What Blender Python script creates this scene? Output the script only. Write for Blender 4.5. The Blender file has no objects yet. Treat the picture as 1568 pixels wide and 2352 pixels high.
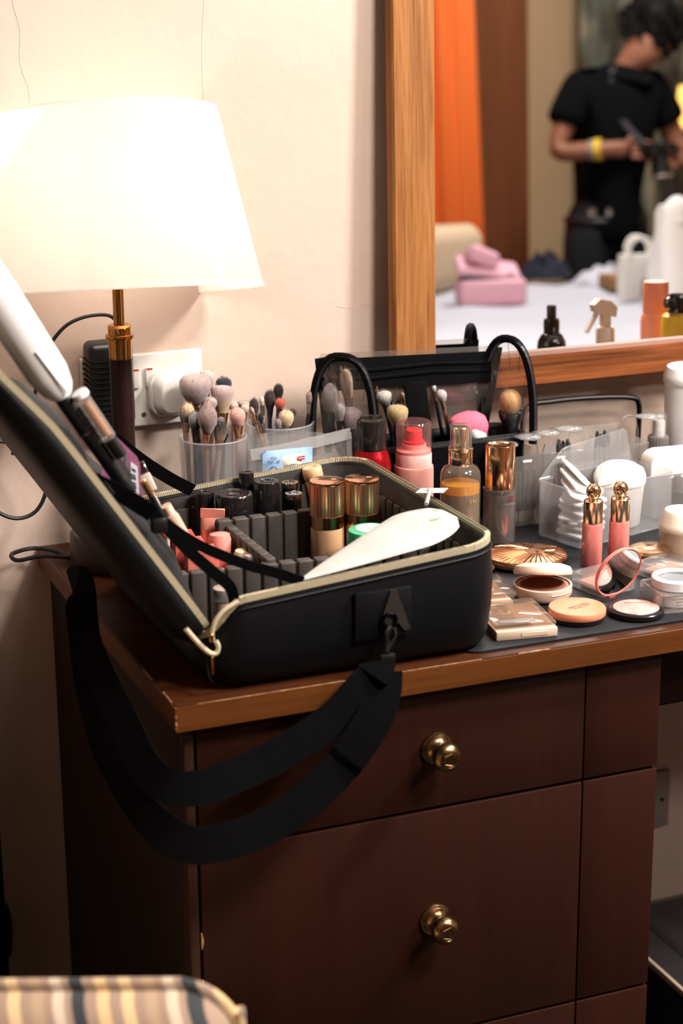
import bpy, bmesh, math, random
from mathutils import Vector, Matrix, Euler
R = math.radians
random.seed(7)
scene = bpy.context.scene
col = scene.collection

# ------------------------------------------------------------------ camera
cam_data = bpy.data.cameras.new('camera')
cam = bpy.data.objects.new('camera', cam_data); col.objects.link(cam); scene.camera = cam
yaw, pitch, roll = R(22.14), R(16.29), R(-0.45)
fw = Vector((math.sin(yaw)*math.cos(pitch), math.cos(yaw)*math.cos(pitch), -math.sin(pitch)))
rt = Vector((math.cos(yaw), -math.sin(yaw), 0)); up = rt.cross(fw)
rt, up = rt*math.cos(roll)+up*math.sin(roll), up*math.cos(roll)-rt*math.sin(roll)
m = Matrix.Identity(4)
for i in range(3): m[i][0], m[i][1], m[i][2] = rt[i], up[i], -fw[i]
m.translation = Vector((-0.44863, -1.50638, 1.40110))
cam.matrix_world = m
cam_data.sensor_fit = 'VERTICAL'; cam_data.sensor_height = 36; cam_data.sensor_width = 24
cam_data.lens = 4238*36/2352
cam_data.clip_start = 0.05
cam_data.dof.use_dof = True; cam_data.dof.focus_distance = 2.02; cam_data.dof.aperture_fstop = 4.6

# ------------------------------------------------------------------ world, lights, exposure
world = bpy.data.worlds.new('world'); scene.world = world; world.use_nodes = True
bg = world.node_tree.nodes['Background']; bg.inputs[0].default_value = (1.0, .93, .86, 1); bg.inputs[1].default_value = 0.03
def light(name, kind, loc, energy, color, size=.1, aim=None, spread=None):
    d = bpy.data.lights.new(name, kind); d.energy = energy; d.color = color
    if kind == 'AREA':
        d.shape = 'DISK'; d.size = size
        if spread: d.spread = spread
    elif kind == 'POINT': d.shadow_soft_size = size
    o = bpy.data.objects.new(name, d); col.objects.link(o); o.location = loc
    if aim is not None: o.rotation_euler = (Vector(aim)-Vector(loc)).to_track_quat('-Z', 'Y').to_euler()
    return o
light('ceiling_lamp_by_bed', 'AREA', (2.5, -2.3, 2.5), 34, (1.0, .95, .90), .5, (2.5, -2.3, 0))
light('ceiling_lamp_by_desk', 'AREA', (0.95, -1.15, 2.45), 43, (1.0, .93, .86), .45, (0.55, 0.05, .78))
light('make_up_lamp', 'AREA', (1.40, -0.36, 2.02), 34, (1.0, .95, .90), .24, (0.66, .25, .80))
vs = scene.view_settings
scene.display_settings.display_device = 'sRGB'
vs.view_transform = 'Standard'; vs.look = 'None'; vs.exposure = 0.55; vs.gamma = 1.0; vs.use_curve_mapping = False
scene.cycles.use_denoising = True
scene.cycles.max_bounces = 10; scene.cycles.transparent_max_bounces = 24
scene.cycles.sample_clamp_indirect = 4.0
scene.cycles.caustics_reflective = False; scene.cycles.caustics_refractive = False

# ------------------------------------------------------------------ materials
def lin(h):
    h = h.lstrip('#'); c = [int(h[i:i+2], 16)/255 for i in (0, 2, 4)]
    return tuple(v/12.92 if v <= .04045 else ((v+.055)/1.055)**2.4 for v in c) + (1.0,)
MATS = {}
def base(name):
    mt = bpy.data.materials.new(name); mt.use_nodes = True
    nt = mt.node_tree; b = nt.nodes['Principled BSDF']
    MATS[name] = mt
    return mt, nt, b
def noise_node(nt, scale, detail=3, vec=None, rough=.55, stretch=None):
    tc = nt.nodes.new('ShaderNodeTexCoord'); n = nt.nodes.new('ShaderNodeTexNoise')
    n.inputs['Scale'].default_value = scale; n.inputs['Detail'].default_value = detail; n.inputs['Roughness'].default_value = rough
    out = tc.outputs['Object']
    if stretch:
        mp = nt.nodes.new('ShaderNodeMapping'); mp.inputs['Scale'].default_value = stretch
        nt.links.new(out, mp.inputs[0]); out = mp.outputs[0]
    nt.links.new(out, n.inputs['Vector'])
    return n
def pm(name, c, rough=.5, metal=0, bump=0, bscale=200, c2=None, cscale=30, stretch=None, alpha=1, trans=0, coat=0, spec=.5, sheen=0, ior=1.45, sss=0):
    if name in MATS: return MATS[name]
    mt, nt, b = base(name)
    b.inputs['Base Color'].default_value = lin(c); b.inputs['Roughness'].default_value = rough
    b.inputs['Metallic'].default_value = metal; b.inputs['Alpha'].default_value = alpha
    b.inputs['Transmission Weight'].default_value = trans; b.inputs['Coat Weight'].default_value = coat
    b.inputs['Specular IOR Level'].default_value = spec; b.inputs['IOR'].default_value = ior
    b.inputs['Sheen Weight'].default_value = sheen
    if sss:
        b.inputs['Subsurface Weight'].default_value = sss; b.inputs['Subsurface Radius'].default_value = (.01, .006, .004); b.inputs['Subsurface Scale'].default_value = .5
    if c2:
        n = noise_node(nt, cscale, 4, stretch=stretch); r = nt.nodes.new('ShaderNodeValToRGB')
        r.color_ramp.elements[0].color = lin(c); r.color_ramp.elements[1].color = lin(c2)
        r.color_ramp.elements[0].position = .38; r.color_ramp.elements[1].position = .64
        nt.links.new(n.outputs[0], r.inputs[0]); nt.links.new(r.outputs[0], b.inputs['Base Color'])
    if bump:
        n = noise_node(nt, bscale, 2, stretch=stretch); bp = nt.nodes.new('ShaderNodeBump')
        bp.inputs['Strength'].default_value = bump; bp.inputs['Distance'].default_value = .001
        nt.links.new(n.outputs[0], bp.inputs['Height']); nt.links.new(bp.outputs[0], b.inputs['Normal'])
    return mt
def clear(name, tint='ffffff', body='ffffff', milk=.12, rough=.06, gloss=1.0):
    """thin clear or frosted plastic sheet: transparent, a little milky, fresnel gloss"""
    if name in MATS: return MATS[name]
    mt, nt, b = base(name); nt.nodes.remove(b)
    out = nt.nodes['Material Output']
    tr = nt.nodes.new('ShaderNodeBsdfTransparent'); tr.inputs[0].default_value = lin(tint)
    df = nt.nodes.new('ShaderNodeBsdfDiffuse'); df.inputs[0].default_value = lin(body)
    tl = nt.nodes.new('ShaderNodeBsdfTranslucent'); tl.inputs[0].default_value = lin(body)
    a = nt.nodes.new('ShaderNodeMixShader'); a.inputs[0].default_value = .5
    nt.links.new(df.outputs[0], a.inputs[1]); nt.links.new(tl.outputs[0], a.inputs[2])
    mx = nt.nodes.new('ShaderNodeMixShader'); mx.inputs[0].default_value = milk
    nt.links.new(tr.outputs[0], mx.inputs[1]); nt.links.new(a.outputs[0], mx.inputs[2])
    gl = nt.nodes.new('ShaderNodeBsdfGlossy'); gl.inputs['Roughness'].default_value = rough
    lw = nt.nodes.new('ShaderNodeLayerWeight'); lw.inputs[0].default_value = .5      # Schlick fresnel, the same from both sides of the sheet
    pw = nt.nodes.new('ShaderNodeMath'); pw.operation = 'POWER'; pw.inputs[1].default_value = 4.0; nt.links.new(lw.outputs['Facing'], pw.inputs[0])
    fr = nt.nodes.new('ShaderNodeMath'); fr.operation = 'MULTIPLY_ADD'; fr.inputs[1].default_value = .6*gloss; fr.inputs[2].default_value = .045*gloss
    nt.links.new(pw.outputs[0], fr.inputs[0])
    m2 = nt.nodes.new('ShaderNodeMixShader')
    nt.links.new(fr.outputs[0], m2.inputs[0]); nt.links.new(mx.outputs[0], m2.inputs[1]); nt.links.new(gl.outputs[0], m2.inputs[2])
    nt.links.new(m2.outputs[0], out.inputs[0])
    return mt
def wood(name, dark, light_, scale=6, axis='X', rough=.42, fine=140, contrast=(.3, .7), bump=.15, mid=None):
    mt, nt, b = base(name)
    st = {'X': (.05, 1, 1), 'Y': (1, .05, 1), 'Z': (1, 1, .05)}[axis]
    st2 = {'X': (.02, 1, 1), 'Y': (1, .02, 1), 'Z': (1, 1, .02)}[axis]
    n = noise_node(nt, scale*6, 5, stretch=st, rough=.6); n.inputs['Distortion'].default_value = .6
    n2 = noise_node(nt, fine*2, 3, stretch=st2)
    mix = nt.nodes.new('ShaderNodeMath'); mix.operation = 'MULTIPLY_ADD'
    nt.links.new(n2.outputs[0], mix.inputs[0]); mix.inputs[1].default_value = .45
    nt.links.new(n.outputs[0], mix.inputs[2])
    sb = nt.nodes.new('ShaderNodeMath'); sb.operation = 'SUBTRACT'; nt.links.new(mix.outputs[0], sb.inputs[0]); sb.inputs[1].default_value = .22
    r = nt.nodes.new('ShaderNodeValToRGB'); e = r.color_ramp.elements
    e[0].color, e[1].color = lin(dark), lin(light_); e[0].position, e[1].position = contrast
    nt.links.new(sb.outputs[0], r.inputs[0]); nt.links.new(r.outputs[0], b.inputs['Base Color'])
    b.inputs['Roughness'].default_value = rough; b.inputs['Specular IOR Level'].default_value = .16
    bp = nt.nodes.new('ShaderNodeBump'); bp.inputs['Strength'].default_value = bump; bp.inputs['Distance'].default_value = .0008
    nt.links.new(sb.outputs[0], bp.inputs['Height']); nt.links.new(bp.outputs[0], b.inputs['Normal'])
    return mt
def emit(name, c, s):
    mt, nt, b = base(name)
    b.inputs['Base Color'].default_value = lin(c); b.inputs['Emission Color'].default_value = lin(c); b.inputs['Emission Strength'].default_value = s
    return mt

# ------------------------------------------------------------------ mesh helpers
class MB:
    """collects shapes and builds them as ONE mesh object"""
    def __init__(s): s.v = []; s.f = []; s.fm = []; s.m = 0
    def mat(s, i): s.m = i; return s
    def add(s, vs_, fs, M=None):
        o = len(s.v)
        for p in vs_: s.v.append(tuple(M @ Vector(p)) if M else tuple(p))
        for f in fs: s.f.append(tuple(i+o for i in f)); s.fm.append(s.m)
        return s
    def box(s, lo, hi, bev=0, seg=2, M=None):
        bm = bmesh.new(); bmesh.ops.create_cube(bm, size=1)
        for v in bm.verts:
            v.co = Vector([(lo[i]+hi[i])/2 + v.co[i]*(hi[i]-lo[i]) for i in range(3)])
        if bev: bmesh.ops.bevel(bm, geom=list(bm.edges), offset=bev, segments=seg, profile=.5, affect='EDGES')
        bm.verts.index_update()
        s.add([v.co.copy() for v in bm.verts], [[v.index for v in f.verts] for f in bm.faces], M); bm.free()
        return s
    def lathe(s, prof, seg=32, M=None, sx=1, sy=1, close=False):
        vs_, fs, rings = [], [], []
        for r, z in prof:
            if abs(r) < 1e-7: rings.append([len(vs_)]); vs_.append((0, 0, z))
            else:
                ring = []
                for k in range(seg):
                    a = 2*math.pi*k/seg; ring.append(len(vs_)); vs_.append((r*math.cos(a)*sx, r*math.sin(a)*sy, z))
                rings.append(ring)
        pairs = list(zip(rings, rings[1:])) + ([(rings[-1], rings[0])] if close else [])
        for a, b in pairs:
            for k in range(seg):
                k2 = (k+1) % seg
                if len(a) == 1 and len(b) == 1: continue
                if len(a) == 1: fs.append((a[0], b[k2], b[k]))
                elif len(b) == 1: fs.append((a[k], a[k2], b[0]))
                else: fs.append((a[k], a[k2], b[k2], b[k]))
        return s.add(vs_, fs, M)
    def tube(s, path, r, seg=10, M=None, caps=True, closed=False):
        P = [Vector(p) for p in path]; n = len(P); vs_, fs = [], []
        rs = r if isinstance(r, (list, tuple)) else [r]*n
        nrm = None
        for i in range(n):
            if closed: t = (P[(i+1) % n]-P[i-1])
            else: t = (P[min(i+1, n-1)]-P[max(i-1, 0)])
            t.normalize()
            if nrm is None: nrm = t.orthogonal().normalized()
            else:
                nrm = nrm - t*nrm.dot(t); nrm = nrm.normalized() if nrm.length > 1e-6 else t.orthogonal().normalized()
            bn = t.cross(nrm)
            for k in range(seg):
                a = 2*math.pi*k/seg; vs_.append(P[i]+(nrm*math.cos(a)+bn*math.sin(a))*rs[i])
        for i in range(n if closed else n-1):
            j = (i+1) % n
            for k in range(seg):
                k2 = (k+1) % seg; fs.append((i*seg+k, i*seg+k2, j*seg+k2, j*seg+k))
        if caps and not closed:
            fs.append(tuple(reversed(range(seg)))); fs.append(tuple(range((n-1)*seg, n*seg)))
        return s.add(vs_, fs, M)
    def ribbon(s, path, wdirs, width, thick, M=None):
        """flat band along path; wdirs = direction of its width (one or per point)"""
        P = [Vector(p) for p in path]; n = len(P); vs_, fs = [], []
        for i in range(n):
            t = (P[min(i+1, n-1)]-P[max(i-1, 0)]).normalized()
            w = Vector(wdirs[i] if isinstance(wdirs[0], (tuple, list, Vector)) else wdirs)
            w = (w-t*w.dot(t)).normalized(); nn = t.cross(w)
            wd = width[i] if isinstance(width, (list, tuple)) else width
            for a, b in ((-1, -1), (1, -1), (1, 1), (-1, 1)):
                vs_.append(P[i]+w*(a*wd/2)+nn*(b*thick/2))
        for i in range(n-1):
            for k in range(4):
                k2 = (k+1) % 4; fs.append((i*4+k, i*4+k2, i*4+4+k2, i*4+4+k))
        fs.append((3, 2, 1, 0)); fs.append(tuple((n-1)*4+k for k in range(4)))
        return s.add(vs_, fs, M)
    def loft(s, rings, M=None, cap0=True, cap1=True, close=False):
        n = len(rings[0]); vs_ = [p for r_ in rings for p in r_]; fs = []
        pr = list(range(len(rings)-1))
        for i in pr:
            for k in range(n):
                k2 = (k+1) % n; fs.append((i*n+k, i*n+k2, (i+1)*n+k2, (i+1)*n+k))
        if close:
            i = len(rings)-1
            for k in range(n):
                k2 = (k+1) % n; fs.append((i*n+k, i*n+k2, k2, k))
        else:
            if cap0: fs.append(tuple(reversed(range(n))))
            if cap1: fs.append(tuple(range((len(rings)-1)*n, len(rings)*n)))
        return s.add(vs_, fs, M)
    def prism(s, poly, z0, z1, M=None):
        n = len(poly)
        return s.loft([[(x, y, z0) for x, y in poly], [(x, y, z1) for x, y in poly]], M)
    def build(s, name, mats, parent=None, smooth=40, M=None):
        me = bpy.data.meshes.new(name); me.from_pydata([tuple(M @ Vector(p)) for p in s.v] if M else s.v, [], s.f)
        mats = mats if isinstance(mats, (list, tuple)) else [mats]
        for mt in mats: me.materials.append(mt)
        if len(mats) > 1: me.polygons.foreach_set('material_index', s.fm)
        bm = bmesh.new(); bm.from_mesh(me); bmesh.ops.recalc_face_normals(bm, faces=bm.faces); bm.to_mesh(me); bm.free()
        if smooth:
            me.polygons.foreach_set('use_smooth', [True]*len(me.polygons)); me.set_sharp_from_angle(angle=R(smooth))
        me.update()
        o = bpy.data.objects.new(name, me); col.objects.link(o)
        if parent: o.parent = parent
        return o
def rr(x0, x1, y0, y1, r, n=5, z=0):
    """rounded rectangle ring, counter-clockwise"""
    out = []
    for cx, cy, a0 in ((x1-r, y0+r, -90), (x1-r, y1-r, 0), (x0+r, y1-r, 90), (x0+r, y0+r, 180)):
        for k in range(n+1):
            a = R(a0+90*k/n); out.append((cx+r*math.cos(a), cy+r*math.sin(a), z))
    return out
def rr2(w, d, r, n=5): return [(p[0], p[1]) for p in rr(-w/2, w/2, -d/2, d/2, r, n)]
def tag(o, label=None, cat=None, group=None, kind=None):
    if label: o['label'] = label
    if cat: o['category'] = cat
    if group: o['group'] = group
    if kind: o['kind'] = kind
    return o
def thing(name, label, cat, loc=(0, 0, 0), rot=(0, 0, 0), group=None):
    o = bpy.data.objects.new(name, None); col.objects.link(o); o.empty_display_size = .02
    o.location = loc; o.rotation_euler = rot
    return tag(o, label, cat, group)
def T(x=0, y=0, z=0, rx=0, ry=0, rz=0, s=1):
    return Matrix.Translation((x, y, z)) @ Euler((R(rx), R(ry), R(rz))).to_matrix().to_4x4() @ Matrix.Scale(s, 4)
def catmull(pts, n=8, closed=False):
    P = [Vector(p) for p in pts]; out = []; m_ = len(P)
    for i in range(m_ if closed else m_-1):
        if closed: a, b, c, d = P[i-1], P[i], P[(i+1) % m_], P[(i+2) % m_]
        else: a, b, c, d = P[max(i-1, 0)], P[i], P[i+1], P[min(i+2, m_-1)]
        for k in range(n):
            t = k/n; out.append(.5*((2*b)+(c-a)*t+(2*a-5*b+4*c-d)*t*t+(3*b-a-3*c+d)*t**3))
    if not closed: out.append(P[-1])
    return out
def text_mesh(name, body, size, mat, parent, M, align='CENTER', extrude=.00008, bold=0, wrap=0):
    c = bpy.data.curves.new(name, 'FONT'); c.body = body; c.size = size; c.align_x = align; c.align_y = 'CENTER'; c.extrude = extrude; c.offset = bold; c.resolution_u = 3
    o = bpy.data.objects.new(name, c); col.objects.link(o)
    dg = bpy.context.evaluated_depsgraph_get(); me = bpy.data.meshes.new_from_object(o.evaluated_get(dg))
    bpy.data.objects.remove(o); bpy.data.curves.remove(c)
    for v in me.vertices:
        p = v.co.copy()
        if wrap:   # wrap round a cylinder of radius `wrap` whose axis is +Y of the text, facing +Z
            a = p.x/wrap; p = Vector(((wrap+p.z)*math.sin(a), p.y, (wrap+p.z)*math.cos(a)))
        v.co = M @ p
    me.materials.clear(); me.materials.append(mat)
    t = bpy.data.objects.new(name, me); col.objects.link(t); t.parent = parent
    return t
H = 0.76      # height of the worktop
YW = 0.5406   # plane of the wall behind it
# ================================================================== the room
def wall_mat(name, c, c2):
    mt, nt, b = base(name)
    n = noise_node(nt, 2.2, 5); r = nt.nodes.new('ShaderNodeValToRGB')
    r.color_ramp.elements[0].color = lin(c); r.color_ramp.elements[1].color = lin(c2)
    r.color_ramp.elements[0].position = .35; r.color_ramp.elements[1].position = .65
    nt.links.new(n.outputs[0], r.inputs[0]); nt.links.new(r.outputs[0], b.inputs['Base Color'])
    b.inputs['Roughness'].default_value = .62
    n2 = noise_node(nt, 55, 6); n3 = noise_node(nt, 9, 3)
    ad = nt.nodes.new('ShaderNodeMath'); ad.operation = 'MULTIPLY_ADD'; ad.inputs[1].default_value = 3.0
    nt.links.new(n3.outputs[0], ad.inputs[0]); nt.links.new(n2.outputs[0], ad.inputs[2])
    bp = nt.nodes.new('ShaderNodeBump'); bp.inputs['Strength'].default_value = .35; bp.inputs['Distance'].default_value = .0016
    nt.links.new(ad.outputs[0], bp.inputs['Height']); nt.links.new(bp.outputs[0], b.inputs['Normal'])
    return mt
M_wall = wall_mat('painted_plaster', 'b8a192', 'bea99c')
M_beige = wall_mat('beige_plaster', 'cba880', 'd2b088')
M_ceil = pm('ceiling_paint', 'e6dfd5', .8)
M_floor = pm('grey_carpet', '322f2d', .9, c2='292625', cscale=60, bump=.5, bscale=500)
def struct(o): return tag(o, kind='structure')
X0, X1, Y0, ZC = -2.2, 4.3, -4.0, 2.6
struct(MB().box((X0-.1, YW, -.05), (X1+.1, YW+.1, ZC)).build('wall_back', M_wall))
struct(MB().box((X0-.1, Y0-.1, -.05), (X1+.1, Y0, ZC)).build('wall_front', M_beige))
struct(MB().box((X0-.1, Y0, -.05), (X0, YW, ZC)).build('wall_left', M_wall))
struct(MB().box((X1, Y0, -.05), (X1+.1, YW, ZC)).build('wall_right', M_beige))
struct(MB().box((X0-.1, Y0-.1, -.1), (X1+.1, YW+.1, 0)).build('floor', M_floor))
struct(MB().box((X0-.1, Y0-.1, ZC), (X1+.1, YW+.1, ZC+.1)).build('ceiling', M_ceil))
M_base = pm('baseboard_paint', '6f6762', .6, bump=.2, bscale=80)
struct(MB().box((.53, YW-.012, 0), (1.4, YW, .118), .002).build('baseboard_back', M_base))
# hairline cracks in the plaster
M_crack = pm('crack_line', 'cdb8aa', .9)
def crack(pts, r=.00025):
    o = MB().tube(pts, r, 4).build('crack', M_crack); o.parent = bpy.data.objects['wall_back']; return o
def wpt(x, z, d=.0002): return (x, YW-d, z)
crack([wpt(.012+.004*math.sin(z*31)+.003*math.sin(z*90), z) for z in [1.20+.012*k for k in range(18)]])
crack([wpt(.222+.004*math.sin(z*23), z) for z in [1.24+.012*k for k in range(20)]])
crack([wpt(.094, 1.03), wpt(.096, 1.015), wpt(.094, 1.0), wpt(.10, .99), wpt(.104, .984)])
crack([wpt(.37+.01*k, 1.013+.002*math.sin(k*1.7)) for k in range(10)], .0003)

# ================================================================== worktop and drawer cabinet
M_top = wood('worktop_wood', '2c150a', '4c2712', 5, 'X', .42, contrast=(.25, .75))
M_edge = wood('worktop_edge', '46240d', '6e3f1a', 4, 'X', .42, contrast=(.2, .8))
M_cab = wood('cabinet_wood', '220c05', '31150a', 3, 'Z', .52, contrast=(.2, .85), bump=.1)
M_side = wood('cabinet_side', '1e1511', '281c17', 3, 'Z', .5, contrast=(.2, .85), bump=.1)
M_gap = pm('cabinet_shadow_gap', '120a07', .8)
M_chip = pm('chipped_pale_wood', 'b98c62', .8, c2='8a5f3a', cscale=150)
XT = 1.45
wt = thing('worktop', 'brown wooden dressing table worktop with chipped front corner', 'worktop', (0, 0, H-.026))
MB().box((0, 0, 0), (XT, .538, .026), .0018, 2).build('slab', M_top, wt)
MB().box((-.0012, -.0012, .0006), (XT, .0012, .0246), .0005, 1).build('front_edging', M_edge, wt)
MB().box((-.0012, .0012, .0006), (.0012, .538, .0246), .0005, 1).build('side_edging', wood('side_edging_wood', '46240d', '6e3f1a', 4, 'Y', .42, contrast=(.2, .8)), wt)
def chip(pts, r):
    b = MB(); b.tube(pts, [r*random.uniform(.5, 1.15) for _ in pts], 6); return b.build('chipped_edge', M_chip, wt)
chip([(-.0002, .075+.004*k, .0255) for k in range(8)], .0016)
chip([(-.0002, .012+.003*k, .0258) for k in range(10)], .0009)
chip([(-.0004, -.0004, .004+.003*k) for k in range(8)], .0011)
chip([(.35+.005*k, -.0008, .0255) for k in range(8)], .0009)
chip([(.02+.01*k, -.0006, .0258) for k in range(30)], .0005)

cb = thing('drawer_cabinet', 'dark brown wooden drawer cabinet with brass knobs under the worktop', 'cabinet', (0, 0, 0))
ZT = H-.026
MB().box((.020, .045, .04), (.515, .53, ZT)).build('carcass', M_gap, cb)
MB().box((.010, .030, .0), (.0225, .53, ZT), .001, 1).build('side_panel', M_side, cb)
MB().box((.010, .0125, .0), (.0195, .0295, ZT), .0012, 2).build('corner_post', wood('corner_post_wood', '2c1a13', '3a2418', 3, 'Z', .45, contrast=(.2, .85)), cb)
MB().box((.5155, .03, .0), (.5235, .53, ZT), .001, 1).build('inner_side_panel', M_cab, cb)
M_brass = pm('aged_brass', 'a88a62', .28, 1, c2='5f4630', cscale=120)
def knob(parent, x, z):
    b = MB(); Mk = T(x, .014, z, 90)
    b.lathe([(0, -.002), (.0165, -.002), (.0172, .001), (.0162, .003), (.0145, .0035), (.0138, .005), (.0115, .0055), (.0085, .009), (.0078, .013), (.0095, .0165), (.0135, .0195), (.0148, .0235), (.0140, .0285), (.0108, .032), (.0085, .0328), (.008, .0322), (.0045, .0330), (0, .0333)], 32, Mk)
    k = b.build('knob', M_brass, parent)
    MB().lathe([(0, .0326), (.0035, .0334), (.006, .0329), (.0068, .0336), (.0078, .0326)], 5, Mk).build('engraved_rosette', pm('brass_engraving', '5f472a', .4, 1), k)
    return k
def drawer(z0, z1, kz):
    d = MB().box((.0225, .014, z0), (.4345, .034, z1), .0012, 2).build('drawer', M_cab, cb)
    MB().box((.4358, .014, z0), (.5235, .034, z1), .0012, 2).build('front_board', M_cab, d)
    if kz: knob(d, .2685, kz)
    MB().box((.0195, .0225, z0), (.0222, .034, z1)).build('shadow_gap', M_gap, d)
    return d
drawer(.6045, ZT-.0015, .668); drawer(.3490, .6010, .480); drawer(.09, .3455, .22)
MB().box((.03, .06, 0), (.50, .5, .088)).build('plinth', M_gap, cb)
# pale nicks down the left corner
for z, h in ((.50, .018), (.455, .012), (.40, .02)):
    MB().tube([(.0218, .0145, z), (.0222, .0138, z+h*.5), (.0218, .0145, z+h)], [.0004, .0014, .0004], 6).build('chipped_edge', M_chip, cb)
ap = thing('desk_apron', 'dark brown wooden apron panel below the worktop, right of the drawer cabinet', 'panel', (0, 0, 0))
MB().box((.525, .10, .631), (1.42, .13, ZT), .001, 1).build('apron_board', wood('apron_wood', '24130d', '2e1811', 3, 'X', .5), ap)
MB().box((.525, .104, .628), (1.42, .126, .631)).build('lower_lip', M_gap, ap)
# low platform in the knee space
pf = thing('low_platform', 'low dark platform with a pale edge strip in the knee space', 'platform', (0, 0, 0))
MB().box((.772, .02, 0), (1.40, .526, .116), .001, 1).build('body', pm('platform_black', '080708', .6), pf)
MB().box((.770, .02, .1165), (1.40, .526, .121)).build('top_panel', pm('platform_top', '3c3a3c', .5, c2='343234', cscale=20), pf)
MB().box((.764, .02, .113), (.7695, .526, .1225), .001, 1).build('edge_strip', pm('pale_strip', 'e6cbb4', .5), pf)
MB().box((.812, .02, .1212), (.822, .526, .1222)).build('raised_line', pm('platform_line', '2a282a', .5), pf)
so = thing('wall_outlet', 'small pale outlet plate low on the wall beside the drawer cabinet', 'outlet', (.835, YW, .236))
MB().box((-.043, -.009, 0), (.043, 0, .086), .003, 2).build('plate', pm('outlet_plate', '7d736c', .5), so)
MB().lathe([(0, 0), (.003, 0), (.003, .001), (0, .001)], 12, T(.03, -.0095, .043, 90)).build('screw', pm('outlet_screw', '1c1a19', .5), so)

# ================================================================== mirror
TH = R(1.6)
mr = thing('wall_mirror', 'large wall mirror in an oak frame leaning above the dressing table', 'mirror', (0, .510, .9435), (-TH, 0, 0))
M_oakz = wood('oak_upright', '6a3f20', '996739', 14, 'Z', .42, fine=420, contrast=(.30, .68))
M_oakx = wood('oak_rail', '42210f', '824a27', 5, 'X', .4, fine=120, contrast=(.36, .62))
mg, nt_, b_ = base('mirror_glass'); b_.inputs['Base Color'].default_value = (.93, .94, .94, 1); b_.inputs['Metallic'].default_value = 1; b_.inputs['Roughness'].default_value = .0
MX0, MX1, MZ1 = .4936, 1.40, .60
MB().box((MX0-.004, 0, -.006), (MX1+.004, .003, MZ1+.004)).build('mirror_glass', mg, mr, 0)
def bar(name, poly, a, b, along, mat):
    """frame bar: poly = section (u across outward, v towards the room)"""
    mb = MB()
    if along == 'Z': rings = [[(MX0-u, -v, z) for u, v in poly] for z in (a, b)]
    elif along == 'Z2': rings = [[(MX1+u, -v, z) for u, v in poly] for z in (a, b)]
    elif along == 'X': rings = [[(x, -v, -u) for u, v in poly] for x in (a, b)]
    else: rings = [[(x, -v, MZ1+u) for u, v in poly] for x in (a, b)]
    mb.loft(rings); return mb.build(name, mat, mr, 30)
sec = [(0, -.004), (0, .0095), (.0025, .012), (.053, .0135), (.0555, .011), (.0555, -.005), (.02, -.005)]
secb = [(0, -.004), (0, .0165), (.002, .018), (.0375, .0185), (.040, .016), (.040, -.005), (.02, -.005)]
bar('frame_upright', sec, -.040, MZ1+.0555, 'Z', M_oakz); bar('frame_upright', sec, -.040, MZ1+.0555, 'Z2', M_oakz)
bar('frame_rail', secb, MX0, MX1, 'X', M_oakx); bar('frame_rail', sec, MX0, MX1, 'X2', M_oakx)

# ================================================================== socket, plugs, cables
sk = thing('wall_socket', 'white double wall socket with two switches behind the lamp', 'socket', (.0592, YW, .8925))
M_white = pm('white_plastic', 'cbc6c0', .35)
MB().box((0, -.0095, 0), (.146, 0, .086), .0022, 3).build('face_plate', M_white, sk)
for x in (.064, .0805):
    s_ = MB().box((x-.0045, -.0128, .0465), (x+.0045, -.008, .0695), .0008, 2).build('switch', M_white, sk)
    MB().box((x-.0035, -.0131, .0672), (x+.0035, -.012, .0692)).build('red_mark', pm('switch_red', 'b0302c', .4), s_)
MB().lathe([(0, 0), (.0028, 0), (.0028, .0008), (0, .0008)], 14, T(.0725, -.0095, .014, 90)).build('screw', pm('zinc', '9a948c', .3, 1), sk)
pl = thing('mains_plug', 'white mains plug in the right half of the wall socket', 'plug', (.162, YW-.0095, .9085))
Mp = T(0, 0, .022, 90)
MB().loft([[(x*1.0, y*1.0, 0) for x, y in rr2(.050, .056, .016)], [(x, y, .004) for x, y in rr2(.050, .056, .016)], [(x, y, .007) for x, y in rr2(.046, .052, .015)]], Mp).build('plug_base', M_white, pl)
MB().loft([[(x, y, .007) for x, y in rr2(.040, .046, .013)], [(x, y, .024) for x, y in rr2(.036, .042, .012)], [(x, y, .028) for x, y in rr2(.030, .036, .010)]], Mp).build('plug_grip', M_white, pl)
M_blk = pm('black_plastic', '0c0c0e', .4, bump=.1, bscale=300)
ad = thing('power_adapter', 'black ribbed power adapter plugged into the wall socket behind the lamp', 'adapter', (.087, YW-.0095, .903))
MB().box((-.026, -.036, 0), (.026, 0, .098), .008, 4).build('adapter_body', M_blk, ad)
for k in range(11):
    z = .016+k*.0062
    MB().tube([(-.0265, -.006, z), (-.0272, -.015, z+.0012), (-.0265, -.027, z), (-.024, -.0345, z-.001), (-.012, -.0368, z-.0005), (0, -.0368, z)], .0009, 6).build('grip_rib', pm('rubber_black', '070708', .8, spec=.15), ad)
MB().lathe([(0, 0), (.004, 0), (.003, .004), (.0022, .010), (0, .010)], 12, T(.012, -.02, .0985)).build('strain_relief', M_blk, ad)
M_cable = pm('black_cable', '141416', .45)
def cable(pts, r, name='power_cable', label='', n=10, loc=None):
    P = [Vector(p) for p in pts]; o0 = P[0].copy()
    o = MB().tube(catmull([p-o0 for p in P], n), r, 8).build(name, M_cable); o.location = o0
    return tag(o, label, 'cable')
cable([(.099, .508, 1.011), (.0985, .505, 1.020), (.085, .500, 1.0325), (.055, .497, 1.0325), (.03, .497, 1.020), (.008, .498, .988), (-.008, .502, .93), (-.03, .51, .88)], .0021, label='thin black cable arching from the power adapter to the left of the lamp')
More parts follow.
